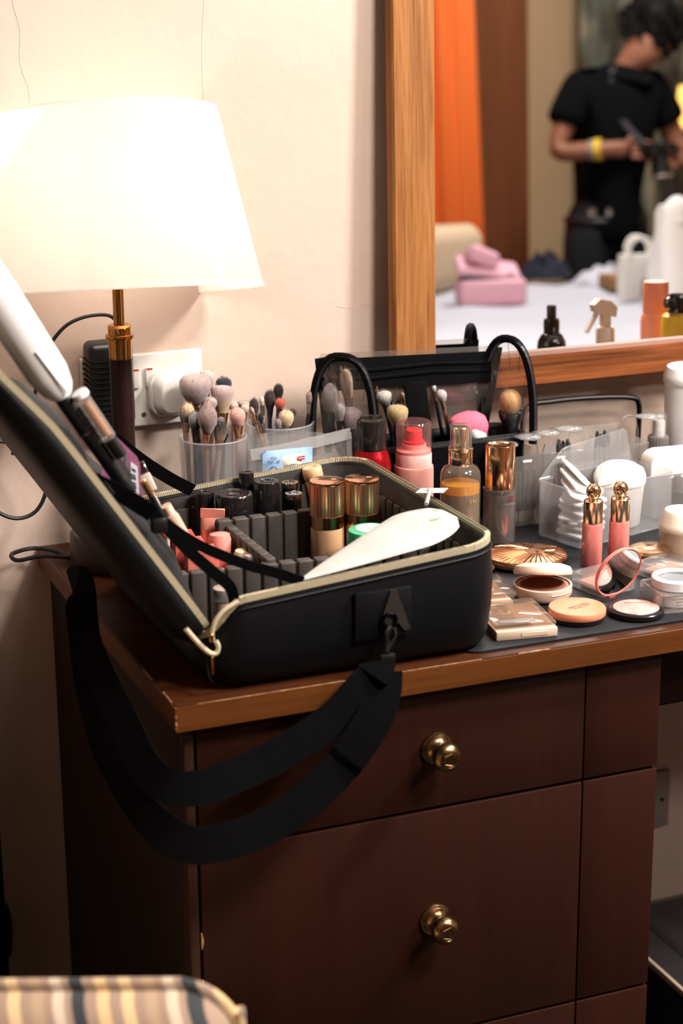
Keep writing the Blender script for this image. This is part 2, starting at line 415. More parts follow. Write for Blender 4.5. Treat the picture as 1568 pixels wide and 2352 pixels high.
cable([(-.08, .49, .905), (-.045, .49, .9015), (-.022, .49, .890), (-.004, .488, .868), (.001, .486, .842), (-.012, .485, .818), (-.035, .485, .812), (-.06, .485, .826), (-.085, .485, .86)], .0023, label='black cable loop hanging on the wall left of the make-up case lid')
cable([(.03, .455, .7625), (.01, .50, .7635), (-.012, .515, .7650), (-.038, .505, .7645), (-.036, .488, .7615), (-.01, .478, .766), (.02, .462, .7655)], .0026, label='flattened black cable loop overhanging the back left corner of the worktop')
# ================================================================== table lamp
LX, LY = .0825, .4430
lamp = thing('table_lamp', 'lit table lamp with tilted cream shade, brass collar and dark column', 'lamp', (LX, LY, H))
M_col = wood('lamp_column_wood', '1d1110', '2e1b18', 4, 'Z', .22, contrast=(.2, .9), bump=.03)
M_gold = pm('polished_brass', 'c08a4c', .12, 1)
M_lbase = pm('lamp_base_paint', '2b211d', .5, bump=.15, bscale=120)
MB().lathe([(0, .0005), (.0635, .0005), (.0655, .003), (.0655, .034), (.0625, .038), (.03, .0405), (0, .041)], 48, T(-.0, -.0, 0)).build('base', M_lbase, lamp)
MB().lathe([(.0105, .04), (.0115, .06), (.0125, .1), (.0128, .16), (.0128, .236), (0, .236)], 32).build('column', M_col, lamp)
MB().lathe([(0, .234), (.0128, .234), (.013, .256), (.0155, .2565), (.0160, .2585), (.0155, .2605), (.0130, .261), (.0128, .2705), (.0115, .272), (0, .272)], 36).build('brass_collar', M_gold, lamp)
MB().lathe([(0, .27), (.0062, .27), (.0062, .315), (.010, .317), (.010, .322), (0, .322)], 24).build('brass_stem', M_gold, lamp)
# shade, knocked askew on its carrier: tipped back towards the wall and to the left
shade_M = T(0, 0, .305) @ Matrix.Rotation(R(-3.0), 4, Vector((.377, .926, 0))) @ Matrix.Rotation(R(-11.0), 4, Vector((.926, -.377, 0)))
mt_sh, nt, b = base('lamp_shade_fabric'); nt.nodes.remove(b)
df = nt.nodes.new('ShaderNodeBsdfDiffuse'); df.inputs[0].default_value = lin('f2eeea')
tl = nt.nodes.new('ShaderNodeBsdfTranslucent'); tl.inputs[0].default_value = lin('fffcf8')
mx = nt.nodes.new('ShaderNodeMixShader'); mx.inputs[0].default_value = .88
nt.links.new(df.outputs[0], mx.inputs[1]); nt.links.new(tl.outputs[0], mx.inputs[2]); nt.links.new(mx.outputs[0], nt.nodes['Material Output'].inputs[0])
RB, RT, SH_ = .1600, .1215, .196
sh = MB().lathe([(RB-.0004*0, 0), (RB-(RB-RT)*.5, SH_*.5), (RT, SH_), (RT-.0012, SH_), (RB-(RB-RT)*.5-.0012, SH_*.5), (RB-.0012, 0)], 72, shade_M, close=True).build('shade', mt_sh, lamp, 30)
def ring(r, z, t, nm):
    MB().tube([shade_M @ Vector((r*math.cos(2*math.pi*k/64), r*math.sin(2*math.pi*k/64), z)) for k in range(64)], t, 6, closed=True).build(nm, mt_sh, sh)
ring(RB-.0006, .0015, .0016, 'lower_hem'); ring(RT-.0006, SH_-.0015, .0016, 'upper_hem')
a_ = R(-62)
MB().ribbon([shade_M @ Vector(((RB+.0006-(RB-RT)*t)*math.cos(a_), (RB+.0006-(RB-RT)*t)*math.sin(a_), SH_*t)) for t in (0, .25, .5, .75, 1)], tuple(shade_M.to_3x3() @ Vector((-math.sin(a_), math.cos(a_), 0))), .006, .0004).build('seam', mt_sh, sh)
car = MB()
for k in range(3):
    a = 2*math.pi*k/3+.4; car.tube([(0, 0, .319), tuple(shade_M @ Vector((RT*.6*math.cos(a), RT*.6*math.sin(a), .12))), tuple(shade_M @ Vector((.125*math.cos(a), .125*math.sin(a), .13)))], .001, 6)
car.build('shade_carrier', M_gold, lamp)
bulbM = T(0, 0, .318)
MB().lathe([(0, 0), (.012, .002), (.013, .012), (.024, .032), (.0285, .05), (.024, .068), (.012, .078), (0, .08)], 28, bulbM).build('bulb', emit('bulb_glow', 'ffecd6', 4), lamp)
pt = light('table_lamp_bulb_light', 'POINT', (LX, LY, H+.360), 7.0, (1.0, .91, .82), .030)

# ================================================================== make-up case
M_leath = pm('black_leatherette', '090a0c', .48, bump=.35, bscale=900, spec=.2)
M_lin = pm('dark_grey_lining', '2d2928', .72, bump=.3, bscale=700)
M_rib = pm('brown_grey_padding', '3a332f', .6, bump=.2, bscale=500)
M_mesh = pm('black_fabric', '0c0c0e', .85, bump=.4, bscale=900)
M_zip = pm('champagne_zip', 'd6c8a8', .35, .25)
M_web = pm('black_webbing', '060607', .95, spec=.08, bump=.6, bscale=1400, stretch=(1, 1, .2))
case = thing('makeup_case', 'open black leather make-up case with padded dividers at the desk corner', 'make-up case', (0, 0, H))
def sstep(a, b, x):
    t = max(0, min(1, (x-a)/(b-a))); return t*t*(3-2*t)
BX0, BX1, BY0, BY1 = .032, .337, .008, .372
def rimz(x, y):
    bz = .088 + .024*max(0, min(1, (x-.05)/.28))
    return .050 + (bz-.050)*sstep(.033, .068, x)
def ringz(inset, fz, n=8, r=.04):
    return [(x, y, fz(x, y)) for x, y, _ in rr(BX0+inset, BX1-inset, BY0+inset, BY1-inset, max(.012, r-inset), n)]
def dens(ring, k=4):   # subdivide long straight sides
    out = []
    for i in range(len(ring)):
        a, b = Vector(ring[i]), Vector(ring[(i+1) % len(ring)])
        kk = 10 if (b-a).length > .1 else 1
        for j in range(kk): out.append(a.lerp(b, j/kk))
    return out
def case_ring(inset, frac, zlo=0.0, extra=0):
    base_ring = dens(rr(BX0+inset, BX1-inset, BY0+inset, BY1-inset, max(.014, .04-inset), 8))
    return [(p.x, p.y, zlo+(rimz(p.x, p.y)+extra-zlo)*frac) for p in base_ring]
def flat_ring(inset, z): return [(p[0], p[1], z) for p in case_ring(inset, 0)]
rings = [flat_ring(.030, .0005), flat_ring(.016, .0025), flat_ring(.007, .0075), flat_ring(.002, .016), case_ring(-.002, .35, .01), case_ring(-.003, .6, .01), case_ring(-.001, .9, .01), case_ring(.0005, 1), case_ring(.004, 1, 0, .001), case_ring(.008, .98), case_ring(.009, .8, .01)]
MB().loft(rings, cap1=False).build('shell', M_leath, case, 50)
lining = MB().loft([case_ring(.0085, .97), case_ring(.011, .7, .01), flat_ring(.013, .012), flat_ring(.02, .009)], cap0=False).build('lining', M_lin, case, 50)
# piping under the zip
MB().tube([Vector(p)+Vector((0, 0, -.007)) for p in case_ring(-.0012, 1)], .0014, 6, closed=True).build('piping', M_leath, case)
# zip teeth along the rim
def teeth(path, w, h, step, closed=True, nrm=None):
    b = MB(); P = [Vector(p) for p in path]; n = len(P); acc = 0
    segs = n if closed else n-1
    for i in range(segs):
        a, c = P[i], P[(i+1) % n]; d = (c-a); L = d.length
        if L < 1e-6: continue
        t = d.normalized(); up_ = nrm(a) if nrm else Vector((0, 0, 1)); side = t.cross(up_).normalized(); up2 = side.cross(t)
        while acc < L:
            q = a+t*acc
            Mx = Matrix.Translation(q) @ Matrix((( t.x, side.x, up2.x, 0), (t.y, side.y, up2.y, 0), (t.z, side.z, up2.z, 0), (0, 0, 0, 1)))
            b.box((-step*.32, -w/2, -h/2), (step*.32, w/2, h/2), M=Mx)
            acc += step
        acc -= L
    return b
zp = [Vector(p)+Vector((0, 0, .0012)) for p in case_ring(.0025, 1)]
MB().ribbon(zp+[zp[0]], (0, 0, 1), .006, .0045).build('zip_tape', M_zip if False else pm('zip_tape_pale', '6f6650', .6, .1), case)
tag(teeth(zp, .0052, .0060, .0021).build('zip_teeth', M_zip, case, 0), kind='stuff')
# ribs on the inner walls
for k in range(17):
    y = .05+k*.0185
    MB().box((BX1-.0145, y-.0078, .02), (BX1-.0095, y+.0078, rimz(BX1, y)-.020), .0018, 2).build('rib', M_rib, lining)
for k in range(13):
    x = .085+k*.0185
    MB().box((x-.0078, BY1-.0145, .02), (x+.0078, BY1-.0095, rimz(x, .37)-.016), .0018, 2).build('rib', M_rib, lining)
def divider(a, b, h, rib=.0175, name='divider'):
    a, b = Vector((*a, .010)), Vector((*b, .010)); d = b-a; L = d.length; ang = math.atan2(d.y, d.x)
    Md = Matrix.Translation(a) @ Matrix.Rotation(ang, 4, 'Z')
    o = MB().box((0, -.003, 0), (L, .003, h), .0015, 2, Md).build(name, M_lin, case)
    n = int(L/rib)
    for k in range(n):
        x = (k+.5)*L/n; hw = L/n*.43
        MB().box((x-hw, -.0058, .004), (x+hw, .0058, h+.0022), .0024, 3, Md).build('rib', M_rib, o)
    return o
divider((.135, .285), (.322, .285), .072)
divider((.046, .160), (.322, .140), .062)
divider((.150, .152), (.150, .285), .066)
# lid
U = Vector((-.552, 0, .834)); Wn = Vector((-.834, 0, -.552)); O = Vector((.034, 0, .050)) + Wn*(-.011)
ML = Matrix(((U.x, 0, Wn.x, O.x), (0, 1, 0, 0), (U.z, 0, Wn.z, O.z), (0, 0, 0, 1)))   # local (u, v, w)
LU = .352
def lid_ring(inset, w, wf=None):
    out = []
    for p in dens(rr(0+inset*.3, LU-inset, BY0+.002+inset, BY1-.002-inset, .038, 8)):
        ww = w + .010*sstep(.24, .34, p.x)*(1 if w < .01 else .25)
        out.append((p.x, p.y, ww))
    return out
lid = MB().loft([lid_ring(.014, -.001), lid_ring(.004, 0), lid_ring(.0, .003), lid_ring(-.001, .012), lid_ring(.004, .021), lid_ring(.016, .027), lid_ring(.05, .0305), lid_ring(.09, .031)], ML, cap0=False).build('lid', M_leath, case, 50)
MB().loft([lid_ring(.013, -.001), lid_ring(.016, .012), lid_ring(.03, .020)], ML, cap0=False).build('lid_lining', M_lin, lid, 50)
lz = [ML @ Vector(p) for p in lid_ring(.003, -.0016)]
# the zip opens at the hinge side: keep the teeth off the hinge
lzo = [p for p in lz if (p-O).dot(U) > .012]
k0 = max(range(len(lzo)), key=lambda i: (lzo[i]-lzo[i-1]).length); lzo = lzo[k0:]+lzo[:k0]
MB().ribbon(lzo, tuple(U.cross(Vector((0, 1, 0)))), .006, .0045).build('lid_zip_tape', pm('zip_tape_pale', '6f6650', .6, .1), lid)
tag(teeth(lzo, .0052, .0060, .0021, False, lambda a: Wn).build('lid_zip_teeth', M_zip, lid, 0), kind='stuff')
# gusset joining the lid to the body at the front left corner, zip pulls
MB().tube(catmull([(.066, .0095, .090), (.052, .009, .0835), (.043, .009, .074), (.0395, .0095, .063), (.0400, .010, .056)], 5), .0023, 8).build('zip_curve', M_zip, case)
MB().tube(catmull([(.015, .0105, .070), (.026, .0095, .055), (.036, .0085, .0445), (.0425, .0085, .0430), (.0450, .009, .0485), (.0430, .0095, .0545)], 5), .0024, 8).build('zip_curve', M_zip, case)
pull = MB().box((.0365, .003, .024), (.0385, .0065, .042), .0006, 1); pull.box((.0355, .0035, .056), (.0395, .0075, .064), .001, 1)
pull.build('zip_pull', pm('gold_pull', 'b98a4a', .25, 1), case)
# inner pocket of the lid (puffed black mesh) and the loop band above it
pk = MB()
def puff(u0, u1, v0, v1, w0, w1, n=10):
    vs_, fs = [], []
    for i in range(n+1):
        for j in range(n+1):
            s_, t_ = i/n, j/n
            b_ = (1-(2*s_-1)**4)*(1-(2*t_-1)**4)
            vs_.append((u0+(u1-u0)*s_, v0+(v1-v0)*t_, w0+(w1-w0)*b_ + .0015*math.sin(i*2.3+j*1.7)*b_))
    for i in range(n):
        for j in range(n): fs.append((i*(n+1)+j, (i+1)*(n+1)+j, (i+1)*(n+1)+j+1, i*(n+1)+j+1))
    return vs_, fs
pk.add(*puff(.015, .175, .018, .35, 0, -.026), ML); pk.build('lid_pocket', M_mesh, lid, 60)
pk2 = MB(); pk2.add(*puff(.185, .245, .018, .35, 0, -.018), ML); pk2.build('loop_band', M_mesh, lid, 60)
MB().ribbon([ML @ Vector((.176, v, -.008)) for v in (.018, .1, .2, .3, .35)], tuple(U), .012, .002).build('pocket_binding', M_mesh, lid)
# lid stays: webbing from the lid to the rim
def band(pts, w, wd, name='lid_stay', th=.0014, par=case, n=8): return MB().ribbon(catmull(pts, n), wd, w, th).build(name, M_web, par)
band([(-.060, .030, .213), (-.032, .028, .196), (-.008, .024, .178)], .016, (.35, -.2, .9))
MB().box((-.010, .018, .160), (.004, .030, .174), .002, 2, M=None).build('stay_slider', M_blk, case)
band([(-.008, .024, .178), (.022, .022, .142), (.045, .020, .118), (.0605, .018, .102), (.0625, .011, .088)], .011, (.5, -.1, .85))
band([(-.008, .026, .178), (.030, .026, .146), (.075, .024, .121), (.108, .020, .108), (.131, .015, .098)], .010, (.4, -.1, .9))
band([(.026, .352, .190), (.065, .345, .150), (.10, .340, .122), (.128, .338, .104)], .014, (.5, -.2, .8))
# front patch, metal tab, hook
MB().tube(catmull([(.0385, .0205, .046), (.0370, .0195, .030), (.0400, .0215, .014), (.0480, .0270, .004)], 5), .0009, 6).build('corner_seam', pm('seam_black', '050506', .8), case)
MB().box((.178, .0015, .036), (.236, .0055, .084), .0012, 2).build('front_patch', M_leath, case)
tri = [(.2135, .083), (.2195, .083), (.234, .043), (.228, .041), (.2215, .050), (.2105, .047), (.2065, .052), (.205, .058)]
MB().loft([[(x, .0012, z) for x, z in tri], [(x, -.0008, z) for x, z in tri]]).build('tab', pm('dark_tab', '27221f', .45), case)
MB().tube([(.2115+.0068*math.cos(a), -.0025, .0545+.0068*math.sin(a)) for a in [2*math.pi*k/20 for k in range(20)]], .0016, 8, closed=True).build('ring', pm('gunmetal', '1c1c1f', .3, 1), case)
hk = MB(); hk.tube(catmull([(.2115, -.004, .049), (.2065, -.006, .043), (.2070, -.006, .034), (.2055, -.008, .026)], 6), .0028, 8)
hk.tube(catmull([(.2145, -.004, .047), (.2155, -.006, .040), (.2115, -.007, .033), (.2055, -.008, .026)], 6), .0022, 8)
hk.box((.198, -.012, .013), (.214, -.005, .024), .002, 2); hk.build('snap_hook', M_blk, case)
# shoulder strap: loops out of the hook, hangs round the desk corner and back behind the lid
s1 = [(.196, -.010, .018), (.190, -.020, .014), (.172, -.026, .000), (.138, -.030, -.026), (.070, -.036, -.053), (.000, -.043, -.063), (-.034, -.030, -.048), (-.042, .030, -.018), (-.046, .095, .005), (-.046, .145, .030), (-.038, .185, .062), (-.030, .235, .052), (-.022, .29, .030)]
w1 = [(.5, -.5, .6), (.5, -.4, .7), (.45, -.2, .8), (.35, -.1, .9), (.2, -.05, 1), (-.1, 0, 1), (-.1, .1, 1), (0, -.1, 1), (0, -.3, 1), (-.1, -.4, .9), (.1, .2, 1), (.1, .1, 1), (.1, .1, 1)]
def strap(pts, wd, width, name):
    P = catmull(pts, 8); Wd = catmull(wd, 8); n = len(P); out = []
    broad = Vector((.362, .889, -.281))          # the webbing hangs broadside to the room
    for i in range(n):
        t_ = (P[min(i+1, n-1)]-P[max(i-1, 0)]).normalized(); c = t_.cross(broad).normalized(); o_ = Wd[i].normalized()
        if c.dot(o_) < 0: c = -c
        out.append(tuple(c*.8+o_*.45))
    return MB().ribbon(P, out, width, .0016).build(name, M_web, case, 50)
strap(s1, w1, .033, 'shoulder_strap')
s2 = [(.200, -.016, .008), (.190, -.034, -.006), (.172, -.046, -.030), (.130, -.052, -.072), (.068, -.056, -.106), (-.002, -.058, -.112), (-.040, -.040, -.086), (-.052, .030, -.058), (-.054, .080, -.025), (-.050, .125, .012), (-.040, .180, .054)]
w2 = [(.5, -.3, .6), (.5, -.3, .7), (.6, -.2, .7), (.55, -.15, .8), (.35, -.1, .9), (0, -.05, 1), (-.35, .1, .9), (-.1, -.3, .9), (0, -.4, .9), (0, -.4, .9), (.1, .1, 1)]
strap(s2, w2, .035, 'shoulder_strap_return')
# little hook-and-loop tab behind the right rim
MB().ribbon(catmull([(.338, .215, .070), (.352, .200, .080), (.360, .180, .079), (.352, .165, .066), (.340, .160, .055)], 6), (.2, .3, .9), .022, .003).build('side_tab', M_web, case)
# ================================================================== make-up brushes
FERR = {'gold': pm('ferrule_gold', 'd9b07f', .2, 1), 'rose': pm('ferrule_rose', 'd8a78a', .2, 1), 'silver': pm('ferrule_silver', 'b9aea6', .22, 1), 'black': pm('ferrule_black', '1a191b', .25, 0, coat=.5), 'cup': pm('ferrule_black', '1a191b', .25)}
HAND = {'black': pm('handle_black', '17161a', .25, coat=.5), 'rose': pm('handle_rose', 'caa08a', .25, .6), 'clear': clear('handle_clear', 'f4efea', 'e8e0da', .25), 'silver': pm('ferrule_silver', 'b9aea6', .22, 1), 'white': pm('handle_white', 'd6cfc6', .35)}
def bristle_mat(tip, root):
    nm = 'bristles_%s_%s' % (tip, root)
    if nm in MATS: return MATS[nm]
    mt, nt, b = base(nm)
    tc = nt.nodes.new('ShaderNodeTexCoord'); sp = nt.nodes.new('ShaderNodeSeparateXYZ'); nt.links.new(tc.outputs['Generated'], sp.inputs[0])
    n = noise_node(nt, 900, 2, stretch=(1, 1, .06))
    ma = nt.nodes.new('ShaderNodeMath'); ma.operation = 'MULTIPLY_ADD'; ma.inputs[1].default_value = .9
    nt.links.new(n.outputs[0], ma.inputs[0]); nt.links.new(sp.outputs[2], ma.inputs[2])
    sb = nt.nodes.new('ShaderNodeMath'); sb.operation = 'SUBTRACT'; sb.inputs[1].default_value = .45; nt.links.new(ma.outputs[0], sb.inputs[0])
    r = nt.nodes.new('ShaderNodeValToRGB'); r.color_ramp.elements[0].color = tuple(v*.55 for v in lin(root)[:3])+(1,); r.color_ramp.elements[1].color = tuple(v*.68 for v in lin(tip)[:3])+(1,)
    r.color_ramp.elements[0].position = .15; r.color_ramp.elements[1].position = .7
    nt.links.new(sb.outputs[0], r.inputs[0]); nt.links.new(r.outputs[0], b.inputs['Base Color'])
    b.inputs['Roughness'].default_value = .85; b.inputs['Specular IOR Level'].default_value = .2; b.inputs['Sheen Weight'].default_value = .3
    n2 = noise_node(nt, 1500, 2, stretch=(1, 1, .05)); bp = nt.nodes.new('ShaderNodeBump'); bp.inputs['Strength'].default_value = .6; bp.inputs['Distance'].default_value = .0006
    nt.links.new(n2.outputs[0], bp.inputs['Height']); nt.links.new(bp.outputs[0], b.inputs['Normal'])
    return mt
PROF = {   # radius share at height share of the head
    'dome': [(0, .62), (.12, .72), (.35, .94), (.55, 1.0), (.72, .93), (.86, .72), (.95, .42), (1, 0)],
    'fluffy': [(0, .46), (.15, .64), (.4, .92), (.65, 1.0), (.82, .95), (.93, .74), (.985, .40), (1, 0)],
    'pointed': [(0, .38), (.12, .55), (.32, .92), (.48, 1.0), (.65, .9), (.82, .60), (.93, .32), (1, 0)],
    'flat': [(0, .55), (.2, .66), (.5, .86), (.72, 1.0), (.86, .98), (.95, .80), (.99, .45), (1, 0)],
    'flat2': [(0, .70), (.2, .86), (.5, 1.0), (.75, .95), (.9, .70), (.97, .42), (1, 0)],
}
def brush(bp, hb, ht, r, kind, tip, root, fe, ha, label, group):
    B, Q, P = Vector(bp), Vector(hb), Vector(ht)
    ax = (P-Q).normalized(); hl = (P-Q).length
    t = thing('makeup_brush', label, 'brush', (B.x, B.y, B.z+H), group=group)
    # head axis frame at Q, relative to the brush root
    z = ax; x = z.orthogonal().normalized(); y = z.cross(x)
    ang = random.uniform(0, 6.28); x, y = x*math.cos(ang)+y*math.sin(ang), y*math.cos(ang)-x*math.sin(ang)
    Mq = Matrix(((x.x, y.x, z.x, 0), (x.y, y.y, z.y, 0), (x.z, y.z, z.z, 0), (0, 0, 0, 1)))
    q = Q-B
    def place(o): o.matrix_local = Matrix.Translation(q) @ Mq; return o
    flatk = .55 if kind == 'flat2' else 1
    mb = MB(); seg = 20
    fr = PROF[kind][0][1]*r
    mb.lathe([(0, -.001)]+[(pr*r, pz*hl) for pz, pr in PROF[kind]], seg, sy=flatk)
    nv = 320 if r > .006 else 90
    for k in range(nv):   # stray hairs along the head
        u = random.random()**.7*.96; a = random.uniform(0, 6.283)
        for i in range(len(PROF[kind])-1):
            (z0, r0), (z1, r1) = PROF[kind][i], PROF[kind][i+1]
            if z0 <= u <= z1: rr_ = (r0+(r1-r0)*(u-z0)/(z1-z0))*r; break
        p0 = Vector((rr_*.95*math.cos(a), rr_*.95*math.sin(a)*flatk, u*hl)); out_ = Vector((math.cos(a), math.sin(a)*flatk, 0))
        dirv = (Vector((0, 0, 1))*(1.0)+out_*(.25+.5*max(0, .5-u))*(1 if u < .8 else .35)).normalized()
        L = hl*random.uniform(.10, .22) if u > .5 else hl*random.uniform(.15, .32)
        L = min(L, .008); p1 = p0+dirv*L; sd = dirv.cross(out_).normalized()*.00019
        mb.add([p0-sd, p0+sd, p1], [(0, 1, 2)])
    place(mb.build('bristles', bristle_mat(tip, root), t, 60))
    fl = min(.024, max(.012, r*1.6))
    if fe == 'cup': prof = [(0, -.030), (.0085, -.030), (.0088, -.028), (.0105, -.012), (.0145, -.002), (.0150, .004), (.0138, .0045), (0, .002)]
    else: prof = [(0, -fl), (max(.0024, fr*.62), -fl), (max(.0026, fr*.66), -fl*.9), (max(.003, fr*.9), -fl*.35), (max(.003, fr*1.02), .0005), (0, .0008)]
    place(MB().lathe(prof, 20, sy=flatk if kind == 'flat2' else 1).build('ferrule', FERR[fe], t))
    e = q-z*(.030 if fe == 'cup' else fl); hr = .0085 if fe == 'cup' else max(.0024, fr*.62)
    n = 6; path = [e.lerp(Vector((0, 0, 0)), k/n) for k in range(n+1)]
    MB().tube(path, [hr*(1-.45*(k/n)**1.5) for k in range(n+1)], 12).build('handle', HAND[ha], t)
    return t
BRUSH_CUP_A = [
    ('fluffy', (0.1851, 0.474, 0.008), (0.1784, 0.474, 0.1661), (0.1769, 0.474, 0.2018), 0.0185, 'b09a96', '7d6a68', 'gold', 'black'),
    ('fluffy', (0.188, 0.4799, 0.008), (0.193, 0.48, 0.1788), (0.1937, 0.48, 0.2034), 0.0095, 'c9b8b2', 'a8948f', 'gold', 'black'),
    ('dome', (0.1993, 0.4784, 0.008), (0.2138, 0.482, 0.1765), (0.2151, 0.482, 0.1934), 0.0096, '1d252c', '14181c', 'black', 'black'),
    ('flat', (0.1999, 0.466, 0.008), (0.2064, 0.466, 0.1558), (0.2078, 0.466, 0.1871), 0.0135, 'b59c9a', 'd8b995', 'gold', 'black'),
    ('dome', (0.1885, 0.47, 0.008), (0.1804, 0.47, 0.1599), (0.1797, 0.47, 0.1744), 0.0055, 'dcb48e', 'c89b74', 'gold', 'rose'),
    ('dome', (0.162, 0.452, 0.008), (0.1597, 0.452, 0.1523), (0.1618, 0.452, 0.1736), 0.0074, 'e0bb97', '5c504c', 'silver', 'rose'),
    ('dome', (0.1665, 0.462, 0.008), (0.1593, 0.462, 0.1484), (0.1582, 0.462, 0.1688), 0.0050, '7d6f6c', '4a413f', 'silver', 'black'),
    ('dome', (0.1902, 0.462, 0.008), (0.1909, 0.462, 0.1623), (0.191, 0.462, 0.1767), 0.0085, 'c3aca6', 'a38f8c', 'gold', 'rose'),
    ('pointed', (0.1709, 0.4315, 0.008), (0.1745, 0.426, 0.1423), (0.1769, 0.426, 0.1805), 0.0113, 'a58d89', '8a706b', 'rose', 'rose'),
    ('dome', (0.1652, 0.439, 0.008), (0.1638, 0.436, 0.1462), (0.1644, 0.436, 0.167), 0.0076, '9c9897', '1d1d20', 'black', 'black'),
    ('flat2', (0.1753, 0.4281, 0.008), (0.19, 0.428, 0.1335), (0.1922, 0.428, 0.1527), 0.0081, '2b2322', '8b6a50', 'rose', 'rose'),
    ('dome', (0.1937, 0.444, 0.008), (0.1975, 0.444, 0.1453), (0.1978, 0.444, 0.1562), 0.0047, '8f7c80', '6f5f63', 'black', 'black'),
    ('dome', (0.2141, 0.4378, 0.008), (0.2147, 0.436, 0.1462), (0.2144, 0.436, 0.167), 0.0094, 'e9ada4', 'd8958f', 'gold', 'rose'),
    ('dome', (0.215, 0.462, 0.008), (0.2188, 0.462, 0.158), (0.2191, 0.462, 0.1685), 0.0058, 'd9bdb4', 'b89d95', 'silver', 'rose'),
    ('flat2', (0.2061, 0.446, 0.008), (0.2267, 0.446, 0.1581), (0.228, 0.446, 0.1673), 0.0050, 'e4c8b8', 'c4a08c', 'gold', 'rose'),
    ('dome', (0.2099, 0.4717, 0.008), (0.2351, 0.476, 0.1569), (0.2362, 0.476, 0.1645), 0.0076, 'bfab9a', 'a08d7e', 'silver', 'rose'),
    ('flat2', (0.1631, 0.4443, 0.008), (0.199, 0.434, 0.1338), (0.2017, 0.434, 0.1386), 0.0030, '14151a', '14151a', 'black', 'black'),
]
BRUSH_CUP_B = [
    ('dome', (0.2624, 0.4997, 0.008), (0.2576, 0.5, 0.1401), (0.2571, 0.5, 0.1602), 0.0062, '3a2a26', '2a1d1a', 'black', 'black'),
    ('dome', (0.2773, 0.505, 0.008), (0.2692, 0.505, 0.1496), (0.2686, 0.505, 0.1612), 0.0031, 'e2d0c2', 'c9b2a2', 'silver', 'rose'),
    ('dome', (0.2788, 0.512, 0.008), (0.2815, 0.512, 0.1431), (0.2819, 0.512, 0.1656), 0.0070, '3d2c28', '2a1e1b', 'black', 'black'),
    ('dome', (0.2883, 0.516, 0.008), (0.2938, 0.516, 0.1526), (0.2945, 0.516, 0.1714), 0.0062, '34261f', '251a16', 'black', 'black'),
    ('dome', (0.2815, 0.5, 0.008), (0.2899, 0.5, 0.1449), (0.2907, 0.5, 0.1574), 0.0067, 'c95f42', 'a84a35', 'black', 'black'),
    ('dome', (0.2773, 0.4713, 0.008), (0.2857, 0.47, 0.1308), (0.2871, 0.47, 0.1501), 0.0092, 'e6c6a2', 'd3a981', 'silver', 'clear'),
    ('dome', (0.2758, 0.472, 0.008), (0.2748, 0.466, 0.1301), (0.275, 0.466, 0.1417), 0.0043, '8f8082', '6c6062', 'silver', 'clear'),
    ('pointed', (0.2888, 0.47, 0.008), (0.2458, 0.47, 0.1485), (0.2428, 0.47, 0.1583), 0.0028, 'c8a9a0', 'b08f86', 'rose', 'rose'),
    ('pointed', (0.283, 0.4695, 0.008), (0.2549, 0.466, 0.1382), (0.2523, 0.466, 0.1505), 0.0035, '1a1a1c', '121214', 'silver', 'clear'),
    ('flat2', (0.3012, 0.486, 0.008), (0.3233, 0.486, 0.1508), (0.3257, 0.486, 0.1663), 0.0065, 'cdb0a4', 'a98b80', 'silver', 'black'),
    ('dome', (0.2799, 0.5, 0.008), (0.304, 0.5, 0.1329), (0.306, 0.5, 0.1433), 0.0057, '5a3a30', '43291f', 'black', 'black'),
]
